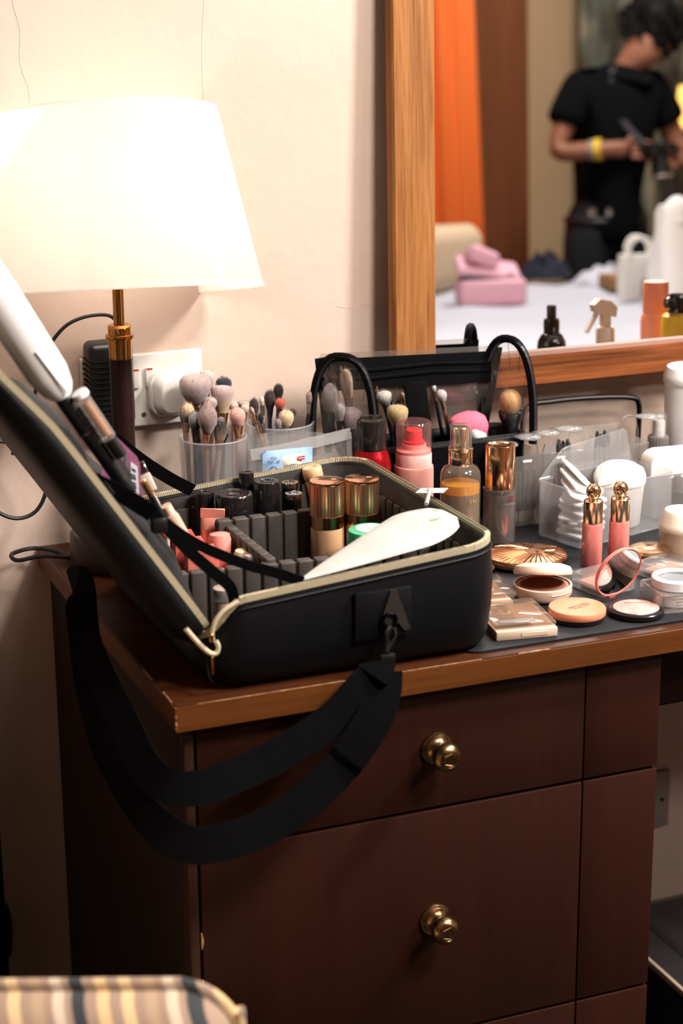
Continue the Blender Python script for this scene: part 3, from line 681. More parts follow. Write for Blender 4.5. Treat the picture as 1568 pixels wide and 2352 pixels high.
BRUSH_BAG = [
    ('flat2', (0.385, 0.47, 0.008), (0.3648, 0.47, 0.1581), (0.361, 0.47, 0.1925), 0.0108, 'dcc3ab', 'cfae92', 'silver', 'black'),
    ('dome', (0.385, 0.476, 0.008), (0.3454, 0.476, 0.1412), (0.3445, 0.476, 0.1762), 0.0103, '9c9290', '857a78', 'black', 'black'),
    ('dome', (0.385, 0.452, 0.008), (0.3467, 0.452, 0.1357), (0.3478, 0.452, 0.1574), 0.0067, 'a39694', '7c6f6d', 'black', 'black'),
    ('fluffy', (0.385, 0.452, 0.008), (0.3576, 0.452, 0.1233), (0.3643, 0.452, 0.1497), 0.0118, 'a3908f', '8b7776', 'black', 'black'),
    ('dome', (0.4127, 0.482, 0.008), (0.4057, 0.482, 0.159), (0.4052, 0.482, 0.1705), 0.0052, '9c6440', '7d4c30', 'black', 'black'),
    ('flat2', (0.4319, 0.484, 0.008), (0.4262, 0.484, 0.1594), (0.4259, 0.484, 0.1695), 0.0045, 'd9b595', 'c49a78', 'silver', 'black'),
    ('flat2', (0.4419, 0.486, 0.008), (0.4363, 0.486, 0.1563), (0.4357, 0.486, 0.1718), 0.0037, 'dcb998', 'c59d7b', 'silver', 'black'),
    ('flat2', (0.4547, 0.48, 0.008), (0.4412, 0.48, 0.1445), (0.4403, 0.48, 0.1544), 0.0042, 'd1aa88', 'b58d6d', 'silver', 'black'),
    ('fluffy', (0.4421, 0.47, 0.008), (0.414, 0.47, 0.143), (0.4103, 0.47, 0.161), 0.0094, 'c9c4bc', '1c1b1c', 'black', 'black'),
    ('fluffy', (0.4187, 0.446, 0.008), (0.4185, 0.446, 0.1238), (0.4185, 0.446, 0.1485), 0.0129, 'c0a578', 'a3874f', 'black', 'black'),
    ('dome', (0.5113, 0.48, 0.008), (0.4825, 0.48, 0.1524), (0.4805, 0.48, 0.1624), 0.0032, 'd9d4d0', 'b7aca6', 'silver', 'black'),
    ('dome', (0.5167, 0.466, 0.008), (0.487, 0.466, 0.1432), (0.484, 0.466, 0.1569), 0.0066, 'd9ccc9', 'b29a96', 'silver', 'silver'),
    ('dome', (0.572, 0.452, 0.008), (0.5722, 0.452, 0.121), (0.5708, 0.452, 0.1525), 0.0138, 'cd9a68', 'a8744a', 'cup', 'white'),
]
CN = {'b09a96': 'large fluffy taupe', 'c9b8b2': 'pale fluffy', '1d252c': 'blue-black domed', 'b59c9a': 'flat-topped mauve kabuki', 'dcb48e': 'small peach', 'e0bb97': 'peach domed', '7d6f6c': 'slim grey', 'c3aca6': 'pale mauve', 'a58d89': 'tall tapered taupe', '9c9897': 'grey-tipped black', '2b2322': 'dark flat', '8f7c80': 'tiny mauve', 'e9ada4': 'round pink', 'd9bdb4': 'small rosy', 'e4c8b8': 'cream flat', 'bfab9a': 'beige domed', '14151a': 'tiny black'}
for i, b_ in enumerate(BRUSH_CUP_A):
    brush(*b_[1:5], b_[0], *b_[5:9], CN[b_[5]]+' make-up brush in the front left frosted cup', 'brushes in the front cup')
CN2 = {'3a2a26': 'dark brown oval', 'e2d0c2': 'thin cream', '3d2c28': 'large dark brown', '34261f': 'tallest dark brown', 'c95f42': 'coral-tipped', 'e6c6a2': 'fluffy cream', '8f8082': 'small grey-mauve', 'c8a9a0': 'thin tilted rosy', '1a1a1c': 'tiny black pointed', 'cdb0a4': 'rosy flat silver-ferruled', '5a3a30': 'reddish brown'}
for b_ in BRUSH_CUP_B:
    brush(*b_[1:5], b_[0], *b_[5:9], CN2[b_[5]]+' make-up brush in the rear frosted cup', 'brushes in the rear cup')
CN3 = ['long cream brush behind the left clear flap of the brush bag', 'grey domed brush at the left end of the brush bag', 'small taupe brush behind the left clear flap of the brush bag', 'mauve fluffy brush beside the red can, in the brush bag', 'rust brown brush in the brush bag', 'thin cream flat brush in the brush bag', 'tallest cream flat brush in the brush bag', 'tan flat brush in the brush bag', 'white and black fan brush in the brush bag', 'wide beige bristle brush beside the red can cap', 'thin white-tipped brush behind the black bristle block', 'silver brush with white tip right of the black bristle block', 'tan round powder brush with black ferrule inside the right clear flap']
for b_, l_ in zip(BRUSH_BAG, CN3): brush(*b_[1:5], b_[0], *b_[5:9], l_, 'brushes in the brush bag')

# ------------------------------------------------------------------ the two frosted cups
M_frost = clear('frosted_plastic', 'f4f4f6', 'ececee', .17, .35, .6)
def cup(x, y, r, h, label):
    t = thing('brush_cup', label, 'cup', (x, y, H), group='frosted brush cups')
    MB().lathe([(r*.9, .0005), (r*.93, .003), (r*.96, h*.5), (r, h-.004), (r+.0006, h), (r-.001, h+.0006), (r-.0022, h-.001), (r*.96-.002, h*.5), (r*.91, .004), (0, .004)], 40).build('cup_wall', M_frost, t)
    MB().lathe([(0, .0004), (r*.9, .0004), (r*.9, .0016), (0, .0016)], 40).build('cup_bottom', M_frost, t)
    MB().tube([((r+.0002)*math.cos(2*math.pi*k/40), (r+.0002)*math.sin(2*math.pi*k/40), h) for k in range(40)], .0011, 6, closed=True).build('cup_rim', M_frost, t)
    MB().box((-r*.25, -r*.96-.0006, h*.12), (r*.2, -r*.95, h*.38), .0003, 1).build('cup_label', pm('cup_label_paper', 'c9c6c4', .6), t)
    return t
cup(.190, .452, .0385, .132, 'frosted plastic cup full of make-up brushes beside the lamp column')
cup(.288, .495, .0395, .130, 'frosted plastic cup of brushes behind the clear zip pouch')

# ------------------------------------------------------------------ clear zip pouch with the wipes
M_film = clear('clear_film', 'f6f6f6', 'e6e6e8', .14, .08, 1.1)
zb = thing('zip_pouch', 'clear plastic zip pouch standing in front of the rear brush cup', 'pouch', (.28, .408, H))
def film(u0, u1, h, d, nx=14, nz=8, ph=0):
    vs_, fs = [], []
    for i in range(nx+1):
        for j in range(nz+1):
            s_, t_ = i/nx, j/nz
            x = u0+(u1-u0)*s_; z = h*t_*(1-.04*s_+.03*math.sin(s_*5))
            y = d*math.sin(math.pi*min(1, t_*1.1+.02))*(.5+.5*math.sin(math.pi*s_))+.002*math.sin(s_*17+t_*7+ph)*t_
            vs_.append((x, y, z+.001))
    for i in range(nx):
        for j in range(nz): fs.append((i*(nz+1)+j, (i+1)*(nz+1)+j, (i+1)*(nz+1)+j+1, i*(nz+1)+j+1))
    return vs_, fs
MB().add(*film(-.063, .063, .134, -.020)).build('front_film', M_film, zb, 80)
MB().add(*film(-.063, .063, .139, .012, ph=2)).build('back_film', M_film, zb, 80)
MB().ribbon([(-.061, -.003, .118), (-.02, -.004, .121), (.03, -.003, .127), (.062, -.002, .131)], (0, .1, 1), .013, .0008).build('zip_strip', clear('zip_strip', 'f6f6f6', 'f2f2f2', .26, .2, .8), zb)
MB().tube([(-.063, 0, .002), (-.0635, 0, .07), (-.063, 0, .137)], .0013, 6).build('side_weld', M_film, zb)
for k in range(26): pass
MB().ribbon([(.0600, -.001, .02), (.0605, -.001, .08), (.0600, -.001, .132)], (1, 0, 0), .006, .0006).build('ridged_weld', clear('weld', 'e8e8e8', 'cfcfcf', .4, .3, .6), zb)
wp = thing('wipes_pack', 'blue and white make-up remover wipe pack lying upside down in the clear pouch', 'wipes', (.262, .405, H+.064), (R(4), 0, R(-2)))
def pillow(w, h, d, n=12, pinch=.15):
    vs_, fs = [], []
    for sgn in (-1, 1):
        o = len(vs_)
        for i in range(n+1):
            for j in range(n+1):
                s_, t_ = 2*i/n-1, 2*j/n-1
                b_ = ((1-abs(s_)**3)*(1-abs(t_)**3))
                vs_.append((s_*w/2, sgn*d/2*b_, t_*h/2*(1-pinch*(abs(s_)**6)*0)+.0))
        for i in range(n):
            for j in range(n): fs.append((o+i*(n+1)+j, o+(i+1)*(n+1)+j, o+(i+1)*(n+1)+j+1, o+i*(n+1)+j+1))
    return vs_, fs
MB().add(*pillow(.060, .060, .010), M=T(0, 0, .028)).build('pack', pm('wipes_blue', '8fb0d8', .3, c2='a9c4e2', cscale=60), wp, 60)
MB().add(*pillow(.031, .026, .0118), M=T(.004, -.0008, .0400)).build('pack_label', pm('wipes_cream', 'e3d9c6', .35), wp, 60)
MB().box((.010, -.0068, .0455), (.0185, -.0060, .0500)).build('red_logo', pm('wipes_red', 'c8444a', .4), wp)
M_ink = pm('ink_grey', '4a5560', .6)
UP = T(0, -.0062, 0, 90) @ T(rz=180)
text_mesh('pack_text', 'MAKE-UP REMOVER', .0034, M_ink, wp, T(.003, -.0070, .0325, 90) @ T(rz=180))
text_mesh('pack_text', 'DEEP CLEANSING\nTOWELETTES', .0026, M_ink, wp, T(.003, -.0072, .0400, 90) @ T(rz=180))
text_mesh('pack_text', 'Dr. Wet\nFlux', .0045, pm('ink_navy', '26364f', .5), wp, T(-.0185, -.0050, .0480, 90) @ T(rz=180))
text_mesh('pack_logo', 'simple', .0032, pm('ink_white', 'f0ece8', .5), wp, T(.0142, -.0070, .0477, 90) @ T(rz=180))
MB().tube([(-.0185+.003*math.cos(a), -.0056, .038+.003*math.sin(a)) for a in [2*math.pi*k/16 for k in range(16)]], .0004, 5, closed=True).build('pack_symbol', pm('ink_navy', '26364f', .5), wp)

# ------------------------------------------------------------------ black brush bag with clear flaps
M_bagk = pm('black_nylon', '08080a', .8, bump=.4, bscale=900, spec=.06)
bb = thing('brush_bag', 'black make-up brush bag with clear zip-edged flaps standing below the mirror', 'brush bag', (0, 0, H))
gx0, gx1, gy0, gy1 = .372, .584, .4285, .495
bz = .098
def bring(i, z): return [(x, y, z) for x, y, _ in rr(gx0+i, gx1-i, gy0+i, gy1-i, .012, 4)]
MB().loft([bring(.004, .003), bring(0, .008), bring(0, bz), bring(.004, bz), bring(.004, .012), bring(.008, .010)]).build('bag_body', M_bagk, bb)
zr = [(x, y, bz+.001) for x, y, _ in dens(rr(gx0+.001, gx1-.001, gy0+.001, gy1-.001, .012, 4))]
MB().tube(zr, .0024, 6, closed=True).build('rim_zip', pm('black_zip', '222224', .4), bb)
tag(teeth(zr, .005, .0058, .0026).build('rim_zip_teeth', pm('zip_teeth_grey', '3a3a3c', .35, .4), bb, 0), kind='stuff')
for k in range(7):
    x = .50+k*.0105; MB().box((x, gy1-.0085, .03), (x+.008, gy1-.0045, bz-.004), .0015, 2).build('elastic_loop', M_bagk, bb)
M_vinyl = clear('clear_vinyl', 'f4f0ec', 'd8d0c8', .08, .05, 1.15)
def flap(p0, p1, top, name, w=.0052, steps=26, sq=2.6):
    """arched clear flap: rim tube + vinyl pane; p0,p1 feet, top = apex height"""
    A, Bq = Vector(p0), Vector(p1); mid = (A+Bq)/2; half = (Bq-A)/2; pts = []
    for k in range(steps+1):
        a = math.pi*k/steps; c, s_ = math.cos(a), math.sin(a)
        ex = math.copysign(abs(c)**(2/sq), c); ez = abs(s_)**(2/sq)
        pts.append(mid-half*ex*(1+.10*math.sin(a))+Vector((0, 0, (top-mid.z)*ez)))
    rim = MB().tube(pts, w, 8).build(name, M_bagk, bb)
    tag(teeth([p+Vector((0, -w*.9, 0)) for p in pts], .003, .003, .0022, False, lambda a: Vector((0, -1, 0))).build('flap_teeth', pm('zip_teeth_grey', '3a3a3c', .35, .4), rim, 0), kind='stuff')
    vs_ = []; fs = []; n = 8
    for k in range(steps+1):
        c_ = mid+Vector((0, 0, 0))
        for j in range(n+1):
            t_ = j/n; q = c_.lerp(pts[k], t_); q = q+Vector((.004, -.006, 0))*math.sin(math.pi*t_)*math.sin(math.pi*k/steps)+Vector((0, .0012*math.sin(k*1.9+j*1.3), 0))*(1-t_)*t_*4
            vs_.append(q)
    for k in range(steps):
        for j in range(n): fs.append((k*(n+1)+j, (k+1)*(n+1)+j, (k+1)*(n+1)+j+1, k*(n+1)+j+1))
    MB().add(vs_, fs).build('clear_pane', M_vinyl, rim, 80)
    # stitched threads pulling at the vinyl
    thr = MB()
    for k in range(5):
        i = 7+k*3; thr.tube([pts[min(i, steps)], mid.lerp(pts[min(i, steps)], .72)+Vector((.002, -.003, 0))], .00025, 4)
    thr.build('loose_thread', M_bagk, rim)
    return rim
flap((.326, .488, .088), (.381, .430, .088), .210, 'flap_rim')
flap((.549, .489, .090), (.592, .430, .088), .214, 'flap_rim', sq=2.3)
# tall back panel: two black side bands, a black top band, vinyl between
def quad_slab(pts, th, name, mat, par):
    P = [Vector(p) for p in pts]; n = (P[1]-P[0]).cross(P[2]-P[0]).normalized()*th
    return MB().loft([[p for p in P], [p+n for p in P]]).build(name, mat, par)
yt, yb = .480, .493
back = quad_slab([(.335, yt, .166), (.557, yt, .158), (.563, yt, .196), (.331, yt, .2045)], .003, 'back_panel_band', M_bagk, bb)
for zz in (.176, .186): MB().tube([(.335, yt-.003, zz+.006), (.40, yt-.0034, zz+.001), (.48, yt-.0034, zz+.002), (.557, yt-.003, zz-.003)], .0022, 6).build('band_fold', M_bagk, back)
quad_slab([(.545, yb, .088), (.559, yb, .088), (.572, yt, .2000), (.556, yt, .2015)], .004, 'side_band', M_bagk, bb)
quad_slab([(.344, yb, .088), (.352, yb, .088), (.343, yt, .207), (.327, yt, .206)], .004, 'side_band', M_bagk, bb)
quad_slab([(.345, yb-.001, .092), (.548, yb-.001, .092), (.556, yt, .160), (.338, yt, .168)], .0006, 'clear_pane', M_vinyl, bb)
quad_slab([(.332, yt+.001, .2045), (.563, yt+.001, .196), (.560, yt+.001, .2025), (.335, yt+.001, .211)], .0006, 'clear_top_strip', M_vinyl, bb)
# contents that are not brushes
M_tuft = bristle_mat('1b1a1b', '0e0e10')
bk = thing('bristle_block', 'black rectangular flat-topped bristle brush standing in the brush bag', 'brush', (.466, .452, H+.012), (R(2), R(-8), R(-12)))
b_ = MB(); b_.box((-.0135, -.005, .085), (.0135, .005, .163), .0025, 2)
for k in range(260):
    x, y = random.uniform(-.013, .013), random.uniform(-.0048, .0048); b_.add([(x-.0003, y, .155), (x+.0003, y, .155), (x+random.uniform(-.0006, .0006), y+random.uniform(-.0006, .0006), .163+random.uniform(.001, .0045))], [(0, 1, 2)])
b_.build('bristles', pm('black_bristle_block', '070707', .85, spec=.1, bump=1.0, bscale=1200, stretch=(1, 1, .04)), bk)
MB().box((-.0125, -.0055, .0), (.0125, .0055, .088), .003, 2).build('block_handle', HAND['black'], bk)
sp = tag(MB().lathe([(0, -.021), (.010, -.0195), (.0165, -.013), (.0185, -.003), (.0165, .008), (.0115, .018), (.006, .0255), (.002, .0285), (0, .029)], 28).build('makeup_sponge', pm('pink_sponge', 'cf5f76', .8, bump=.5, bscale=900)), 'pink teardrop make-up sponge lying in the brush bag', 'sponge')
sp.location = (.5195, .455, H+.112); sp.rotation_euler = (R(8), R(-72), R(-10))
brush((.505, .475, .055), (.516, .4515, .094), (.5265, .438, .108), .0125, 'fluffy', 'e3ddd9', '201f20', 'black', 'black', 'white-tipped black brush lying below the pink sponge', 'brushes in the brush bag')

# clear pouch with a black zip edge leaning on the wall
cp = thing('zip_edged_pouch', 'clear pouch with black zip edge leaning on the wall below the mirror', 'pouch', (0, 0, H))
pp = catmull([(.622, .513, .004), (.620, .512, .07), (.626, .510, .112), (.66, .508, .118), (.72, .507, .1175), (.775, .508, .112), (.789, .510, .100), (.791, .512, .06), (.791, .513, .004)], 7)
r_ = MB().tube(pp, .0036, 8).build('zip_edge', M_bagk, cp)
MB().tube([p+Vector((0, -.0034, .001)) for p in pp], .0014, 6).build('zip_line', pm('zip_grey', '55504e', .5), r_)
vs_ = []
for p in pp: vs_ += [Vector((p.x, p.y, .003)), p]
MB().add(vs_, [(2*i, 2*i+2, 2*i+3, 2*i+1) for i in range(len(pp)-1)]).build('clear_pane', M_vinyl, cp, 80)
# ================================================================== mat and things on the worktop
mat_o = MB().loft([[(x, y, 0.0002) for x, y, _ in rr(.300, 1.15, .0125, .500, .018, 6)], [(x, y, .0026) for x, y, _ in rr(.300, 1.15, .0125, .500, .018, 6)], [(x, y, .003) for x, y, _ in rr(.3006, 1.1494, .0131, .4994, .0175, 6)]]).build('desk_mat', pm('mat_rubber', '17181b', .55, bump=.3, bscale=500, c2='1d1e21', cscale=25, spec=.2))
tag(mat_o, 'black rubber make-up mat lying on the worktop right of the case', 'mat'); mat_o.location = (0, 0, H)
ZM = H+.0032
FACE = R(-26)
M_ink2 = pm('ink_white2', 'e8e2dc', .5); M_inkd = pm('ink_dark', '4b3a36', .5)
M_rose = pm('rose_gold', 'eab492', .15, 1); M_rose2 = pm('rose_gold_bright', 'f0c29a', .13, 1); M_lgold = pm('light_gold', 'ecd0ae', .15, 1)
def cyl(name, prof, mat, par, seg=36, M=None, smooth=40): return MB().lathe(prof, seg, M).build(name, mat, par, smooth)
# red hair-spray can
t = thing('spray_can', 'red metallic spray can with a black cap behind the case', 'spray can', (.366, .402, ZM), (0, 0, FACE))
M_red = pm('red_metallic', 'b3161f', .24, .75)
cyl('can_body', [(0, 0), (.0215, 0), (.0228, .002), (.0228, .084), (.0222, .094), (.0200, .102), (.0172, .107), (.0168, .109), (0, .109)], M_red, t, 44)
cyl('cap', [(0, .108), (.0172, .108), (.0174, .110), (.0174, .138), (.0162, .143), (.0128, .1455), (.0120, .1445), (.006, .1445), (0, .1448)], pm('black_gloss', '1b1716', .16, coat=.4), t, 44)
for k, (w, z) in enumerate(((.010, .074), (.013, .071), (.012, .068), (.016, .063), (.015, .0605), (.016, .058), (.013, .0555))):
    MB().ribbon([(.02295*math.sin(a), -.02295*math.cos(a), z) for a in [R(-58)+k2*w/.0229/8 for k2 in range(9)]], (0, 0, 1), .0012, .0002).build('print_line', pm('print_pink', 'd9a9a6', .5), t)
text_mesh('side_text', 'LU', .010, pm('print_rose', 'c98a86', .4), t, Euler((0, 0, R(44))).to_matrix().to_4x4() @ T(0, 0, .060, 90) @ T(0, 0, .0229, rz=-90))
# pink setting spray with clear overcap
t = thing('mist_bottle', 'matte pink bottle with red pump under a clear cap beside the red can', 'bottle', (.4188, .400, ZM), (0, 0, FACE))
M_pk = pm('matte_pink', 'dd968a', .42); M_pk2 = pm('pale_pink_collar', 'eeb0a8', .35)
cyl('bottle_body', [(0, 0), (.0222, 0), (.0234, .0015), (.0234, .080), (.0228, .083), (.0215, .0838), (0, .0838)], M_pk, t, 44)
cyl('collar', [(0, .083), (.0212, .083), (.0212, .098), (.0205, .0995), (.0205, .102), (.0165, .103), (.0145, .104), (.0145, .1095), (0, .1095)], M_pk2, t, 40)
cyl('pump_head', [(0, .109), (.0130, .109), (.0130, .113), (.0102, .1138), (.0098, .116), (.0098, .1255), (.0085, .127), (0, .127)], pm('pump_red', 'd6303a', .3), t, 32)
cyl('overcap', [(.0208, .099), (.0208, .130), (.0200, .135), (.0185, .1365), (0, .1368)], clear('clear_cap_pink', 'f8d9d6', 'f3c9c4', .10, .05, 1.2), t, 40)
for k in range(4): text_mesh('print_text', ['soothing mist for face', 'shake well before use', 'hold away from eyes', '100 ml'][k], .0036, pm('print_brown', 'a25d50', .5), t, T(.001, 0, .044-k*.0055, 90), wrap=.02345)
# two-phase oil bottle with gold pump
t = thing('oil_serum_bottle', 'clear two-phase serum bottle with yellow oil and a gold pump', 'bottle', (.441, .320, ZM), (0, 0, FACE))
M_glassB = clear('frosted_bottle', 'f6efe6', 'e3d8ca', .12, .12, 1.1)
cyl('bottle_body', [(0, 0), (.0215, 0), (.0230, .0018), (.0230, .087), (.0222, .093), (.0190, .0985), (.0145, .101), (.0138, .102), (.0134, .1025)], M_glassB, t, 44)
cyl('lower_liquid', [(0, .002), (.0218, .002), (.0218, .0690), (0, .0690)], clear('milky_liquid', 'cdbfb0', 'b9a692', .55, .3, .3), t, 40)
cyl('oil_layer', [(0, .0692), (.0218, .0692), (.0218, .0795), (0, .0795)], clear('yellow_oil', 'f4c84a', 'eab02a', .85, .2, .3), t, 40)
cyl('dip_tube', [(0, .004), (.0014, .004), (.0014, .1), (0, .1)], M_glassB, t, 10)
cyl('gold_collar', [(0, .1005), (.0134, .1005), (.0136, .102), (.0136, .1175), (.0128, .1185), (.0142, .1188), (.0146, .1198), (.0142, .1208), (.0110, .1212), (0, .1212)], M_lgold, t, 40)
cyl('pump_head', [(0, .121), (.0092, .121), (.0092, .1435), (.0080, .1450), (0, .1450)], M_lgold, t, 32)
cyl('overcap', [(.0125, .1210), (.0122, .1470), (.0116, .1490), (.0100, .1500), (.0088, .1485), (0, .1485)], clear('clear_cap', 'ffffff', 'f0ece8', .07, .04, 1.2), t, 36)
text_mesh('bottle_text', 'd\u2019Al', .006, pm('print_gold', 'd0a94e', .4, .5), t, Euler((0, 0, R(38))).to_matrix().to_4x4() @ T(0, -.02302, .062, 90))
# AIR mist
t = thing('fine_mist_bottle', 'clear fine mist bottle with a tall rose-gold cap beside the serum bottle', 'bottle', (.486, .3105, ZM), (0, 0, FACE))
cyl('bottle_body', [(0, 0), (.0180, 0), (.0188, .0015), (.0188, .0708), (0, .0708)], clear('clear_glass_grey', 'e6e0dc', 'cfc6c2', .14, .05, 1.25), t, 44)
cyl('liquid', [(0, .009), (.0168, .009), (.0168, .064), (0, .064)], clear('grey_liquid', 'c9c0bb', 'b3a8a4', .3, .2, .3), t, 40)
MB().tube(catmull([(-.002, .0, .066), (-.004, 0, .045), (-.001, 0, .025), (.006, 0, .012), (.012, 0, .009)], 6), .0016, 8).build('dip_tube', clear('dip_tube', 'f2eeea', 'e8e2de', .5), t)
cyl('cap', [(0, .0705), (.0172, .0705), (.0174, .0712), (.0174, .1205), (.0166, .1222), (.0120, .1222), (.0110, .1216), (0, .1218)], M_rose2, t, 48)
text_mesh('brand_text', 'AIR', .0088, pm('print_wine', '6a2b3a', .4), t, Euler((0, 0, R(24))).to_matrix().to_4x4() @ T(.004, 0, .0615, 90), wrap=.0189, bold=.0002)
text_mesh('brand_text', 'ORGANICS', .0030, pm('print_grey', '8d8480', .4), t, Euler((0, 0, R(24))).to_matrix().to_4x4() @ T(.004, 0, .0555, 90), wrap=.0189)
fe = MB()
for k in range(7): fe.tube([(.0, -.0189, .022+k*.0028), (.0022, -.0189, .0245+k*.0028)], .00045, 4); fe.tube([(.0, -.0189, .022+k*.0028), (-.0016, -.0189, .025+k*.0028)], .00045, 4)
fe.build('feather_print', pm('print_coral', 'b55a50', .4), t, M=Euler((0, 0, R(24))).to_matrix().to_4x4())
# divided clear organiser with wands and buds
t = thing('clear_organiser', 'clear divided organiser box with petal flip lids behind the frosted box', 'organiser', (0, 0, ZM))
M_acr = clear('acrylic', 'f8f7f6', 'f2eeeb', .15, .06, 1.6)
MB().box((.528, .374, 0), (.722, .3752, .086), .0003, 1).build('front_wall', clear('organiser_front', 'e6e4e2', 'b3afac', .22, .12, 1.0), t)
MB().box((.528, .4345, 0), (.722, .4358, .098), .0003, 1).build('rear_wall', M_acr, t)
MB().box((.528, .375, 0), (.722, .4345, .0015)).build('bottom', M_acr, t)
for x in (.528, .578, .626, .674, .7208): MB().box((x, .3752, .0015), (x+.0012, .4345, .086)).build('partition', M_acr, t)
for x, w in ((.555, .014), (.600, .014)): MB().box((x-.006, .3734, .078), (x+.006, .3741, .081), .0002, 1).build('moulded_tab', pm('tab_white', 'dcd9d6', .3), t)
M_petal = clear('petal_plastic', 'f0efee', 'dedcda', .34, .1, 1.2)
def petal(x, z, w, dx=0):
    vs_, fs = [], []; n = 10
    for i in range(n+1):
        for j in range(7):
            s_, q = 2*i/n-1, j/6
            ww = math.sqrt(max(0, 1-(2*q-1)**4))
            vs_.append((x+s_*w/2*ww+dx*q, .434-.040*q, z+.008*q-.006*(s_**2)*q+.004*math.sin(q*3)))
    for i in range(n):
        for j in range(6): fs.append((i*7+j, (i+1)*7+j, (i+1)*7+j+1, i*7+j+1))
    o = MB().add(vs_, fs).build('flip_lid', M_petal, t, 80); md = o.modifiers.new('thick', 'SOLIDIFY'); md.thickness = .0009
    return o
petal(.549, .088, .036, -.01); petal(.575, .095, .032); petal(.600, .0975, .032); petal(.625, .100, .034, .006)
for x, h in ((.587, .094), (.655, .096), (.728, .106)):
    MB().tube([(x-.013, .432, .03), (x-.013, .432, h*.8), (x-.009, .432, h-.002), (x, .432, h), (x+.009, .432, h-.002), (x+.013, .432, h*.8), (x+.013, .432, .03)], .0009, 6).build('lid_arch', M_petal, t)
petal(.735, .104, .036, .012)
gp = thing('grey_sponge_strip', 'rounded grey strip standing in the clear organiser', 'strip', (.596, .395, ZM+.002))
MB().loft([[(x, -.001, z) for x, z in [(-.009, 0), (.009, 0), (.009, .080), (.006, .088), (0, .092), (-.006, .090), (-.009, .082)]], [(x, .001, z) for x, z in [(-.009, 0), (.009, 0), (.009, .080), (.006, .088), (0, .092), (-.006, .090), (-.009, .082)]]]).build('strip_body', pm('grey_foam', '77716e', .7), gp)
MB().box((-.009, -.0013, .02), (.009, .0013, .023)).build('strip_band', pm('grey_foam2', '66615e', .7), gp)
def wand(x, y, h, tx, lab, grp):
    w_ = thing('mascara_wand', lab, 'wand', (x, y, ZM+.002), (R(-2), R(tx), 0), grp)
    cyl('stick', [(0, 0), (.0014, 0), (.0012, h-.026), (0, h-.026)], M_blk, w_, 8)
    b_ = MB(); b_.lathe([(0, h-.027), (.0010, h-.026), (.0023, h-.020), (.0024, h-.006), (.0014, h), (0, h+.0005)], 8)
    for k in range(12): b_.lathe([(.0010, h-.024+k*.002), (.0030, h-.0235+k*.002), (.0010, h-.023+k*.002)], 8)
    b_.build('wand_bristles', M_tuft, w_)
for k in range(8): wand(.606+.004*k % .021, .392+.003*(k % 3), .084+.003*((k*5) % 4), 4-k*.8, 'black disposable mascara wand beside the grey strip in the organiser', 'mascara wands beside the grey strip')
for k in range(7): wand(.655+.0045*k, .395+.004*(k % 2), .088+.003*((k*3) % 4), 5-k*1.2, 'black disposable mascara wand in the middle of the organiser', 'mascara wands in the middle')
for k in range(10):
    x = .5335+k*.0042
    w_ = thing('cotton_bud', 'white cotton bud standing in the left compartment of the organiser', 'cotton bud', (x, .380+.003*(k % 2), ZM+.002), (0, R(random.uniform(-2, 2)), 0), 'cotton buds in the organiser')
    cyl('stem', [(0, .01), (.0012, .01), (.0012, .064), (0, .064)], pm('bud_stem', '8a8582', .6), w_, 8)
    cyl('bud_tip', [(0, 0), (.0016, .001), (.0023, .004), (.0022, .010), (.0012, .0145), (0, .015)], pm('cotton', 'f0ebe4', .9), w_, 10)
# frosted flip-top box with cotton pads
bx = thing('frosted_box', 'frosted plastic box with its lid open, holding cotton pads', 'box', (.566, .262, ZM), (0, 0, R(15)))
M_fr2 = clear('frosted_box_plastic', 'f8f8f9', 'f2f2f4', .12, .22, .9)
bw, bd, bh = .150, .070, .068
def wallbox(x0, x1, y0, y1, z0, z1, nm, par=bx, mat=None): return MB().box((x0, y0, z0), (x1, y1, z1), .0004, 1).build(nm, mat or M_fr2, par)
wallbox(0, bw, 0, .0013, .002, bh, 'front_wall'); wallbox(0, bw, bd-.0013, bd, .002, bh, 'rear_wall'); wallbox(0, .0013, .0013, bd-.0013, .002, bh, 'side_wall'); wallbox(bw-.0013, bw, .0013, bd-.0013, .002, bh, 'side_wall')
wallbox(.001, bw-.001, .001, bd-.001, 0, .0018, 'bottom'); wallbox(.068, .0693, .0015, bd-.0015, .002, bh*.8, 'partition')
rimb = MB().tube([(-.001, -.001, bh), (bw+.001, -.001, bh), (bw+.001, bd, bh), (-.001, bd, bh)], .0013, 6, closed=True).build('rim', M_fr2, bx)
ld = MB(); Ml = T(0, bd, bh+.0015, 78)
lp = [(-.001, 0), (bw+.001, 0), (bw-.002, .034), (bw-.006, .037), (.048, .030), (.040, .028)]
ld.loft([[(x, v, 0) for x, v in lp], [(x, v, .0012) for x, v in lp]], Ml)
ld.tube([(x, v, .0006) for x, v in lp], .0012, 6, Ml, closed=True)
ld.build('lid', M_fr2, bx)
M_pad = pm('cotton_pad', 'efebe6', .95, bump=.3, bscale=500)
def padmesh():
    mb = MB(); pts = rr2(.044, .044, .007, 4)
    mb.loft([[(x*.97, y*.97, 0) for x, y in pts], [(x, y, .0012) for x, y in pts], [(x, y, .0026) for x, y in pts], [(x*.97, y*.97, .0038) for x, y in pts]])
    o = mb.build('cotton_pad', M_pad); return o
pad0 = None
lowlab = ['bottom', 'second', 'third', 'fourth', 'fifth', 'sixth', 'seventh']
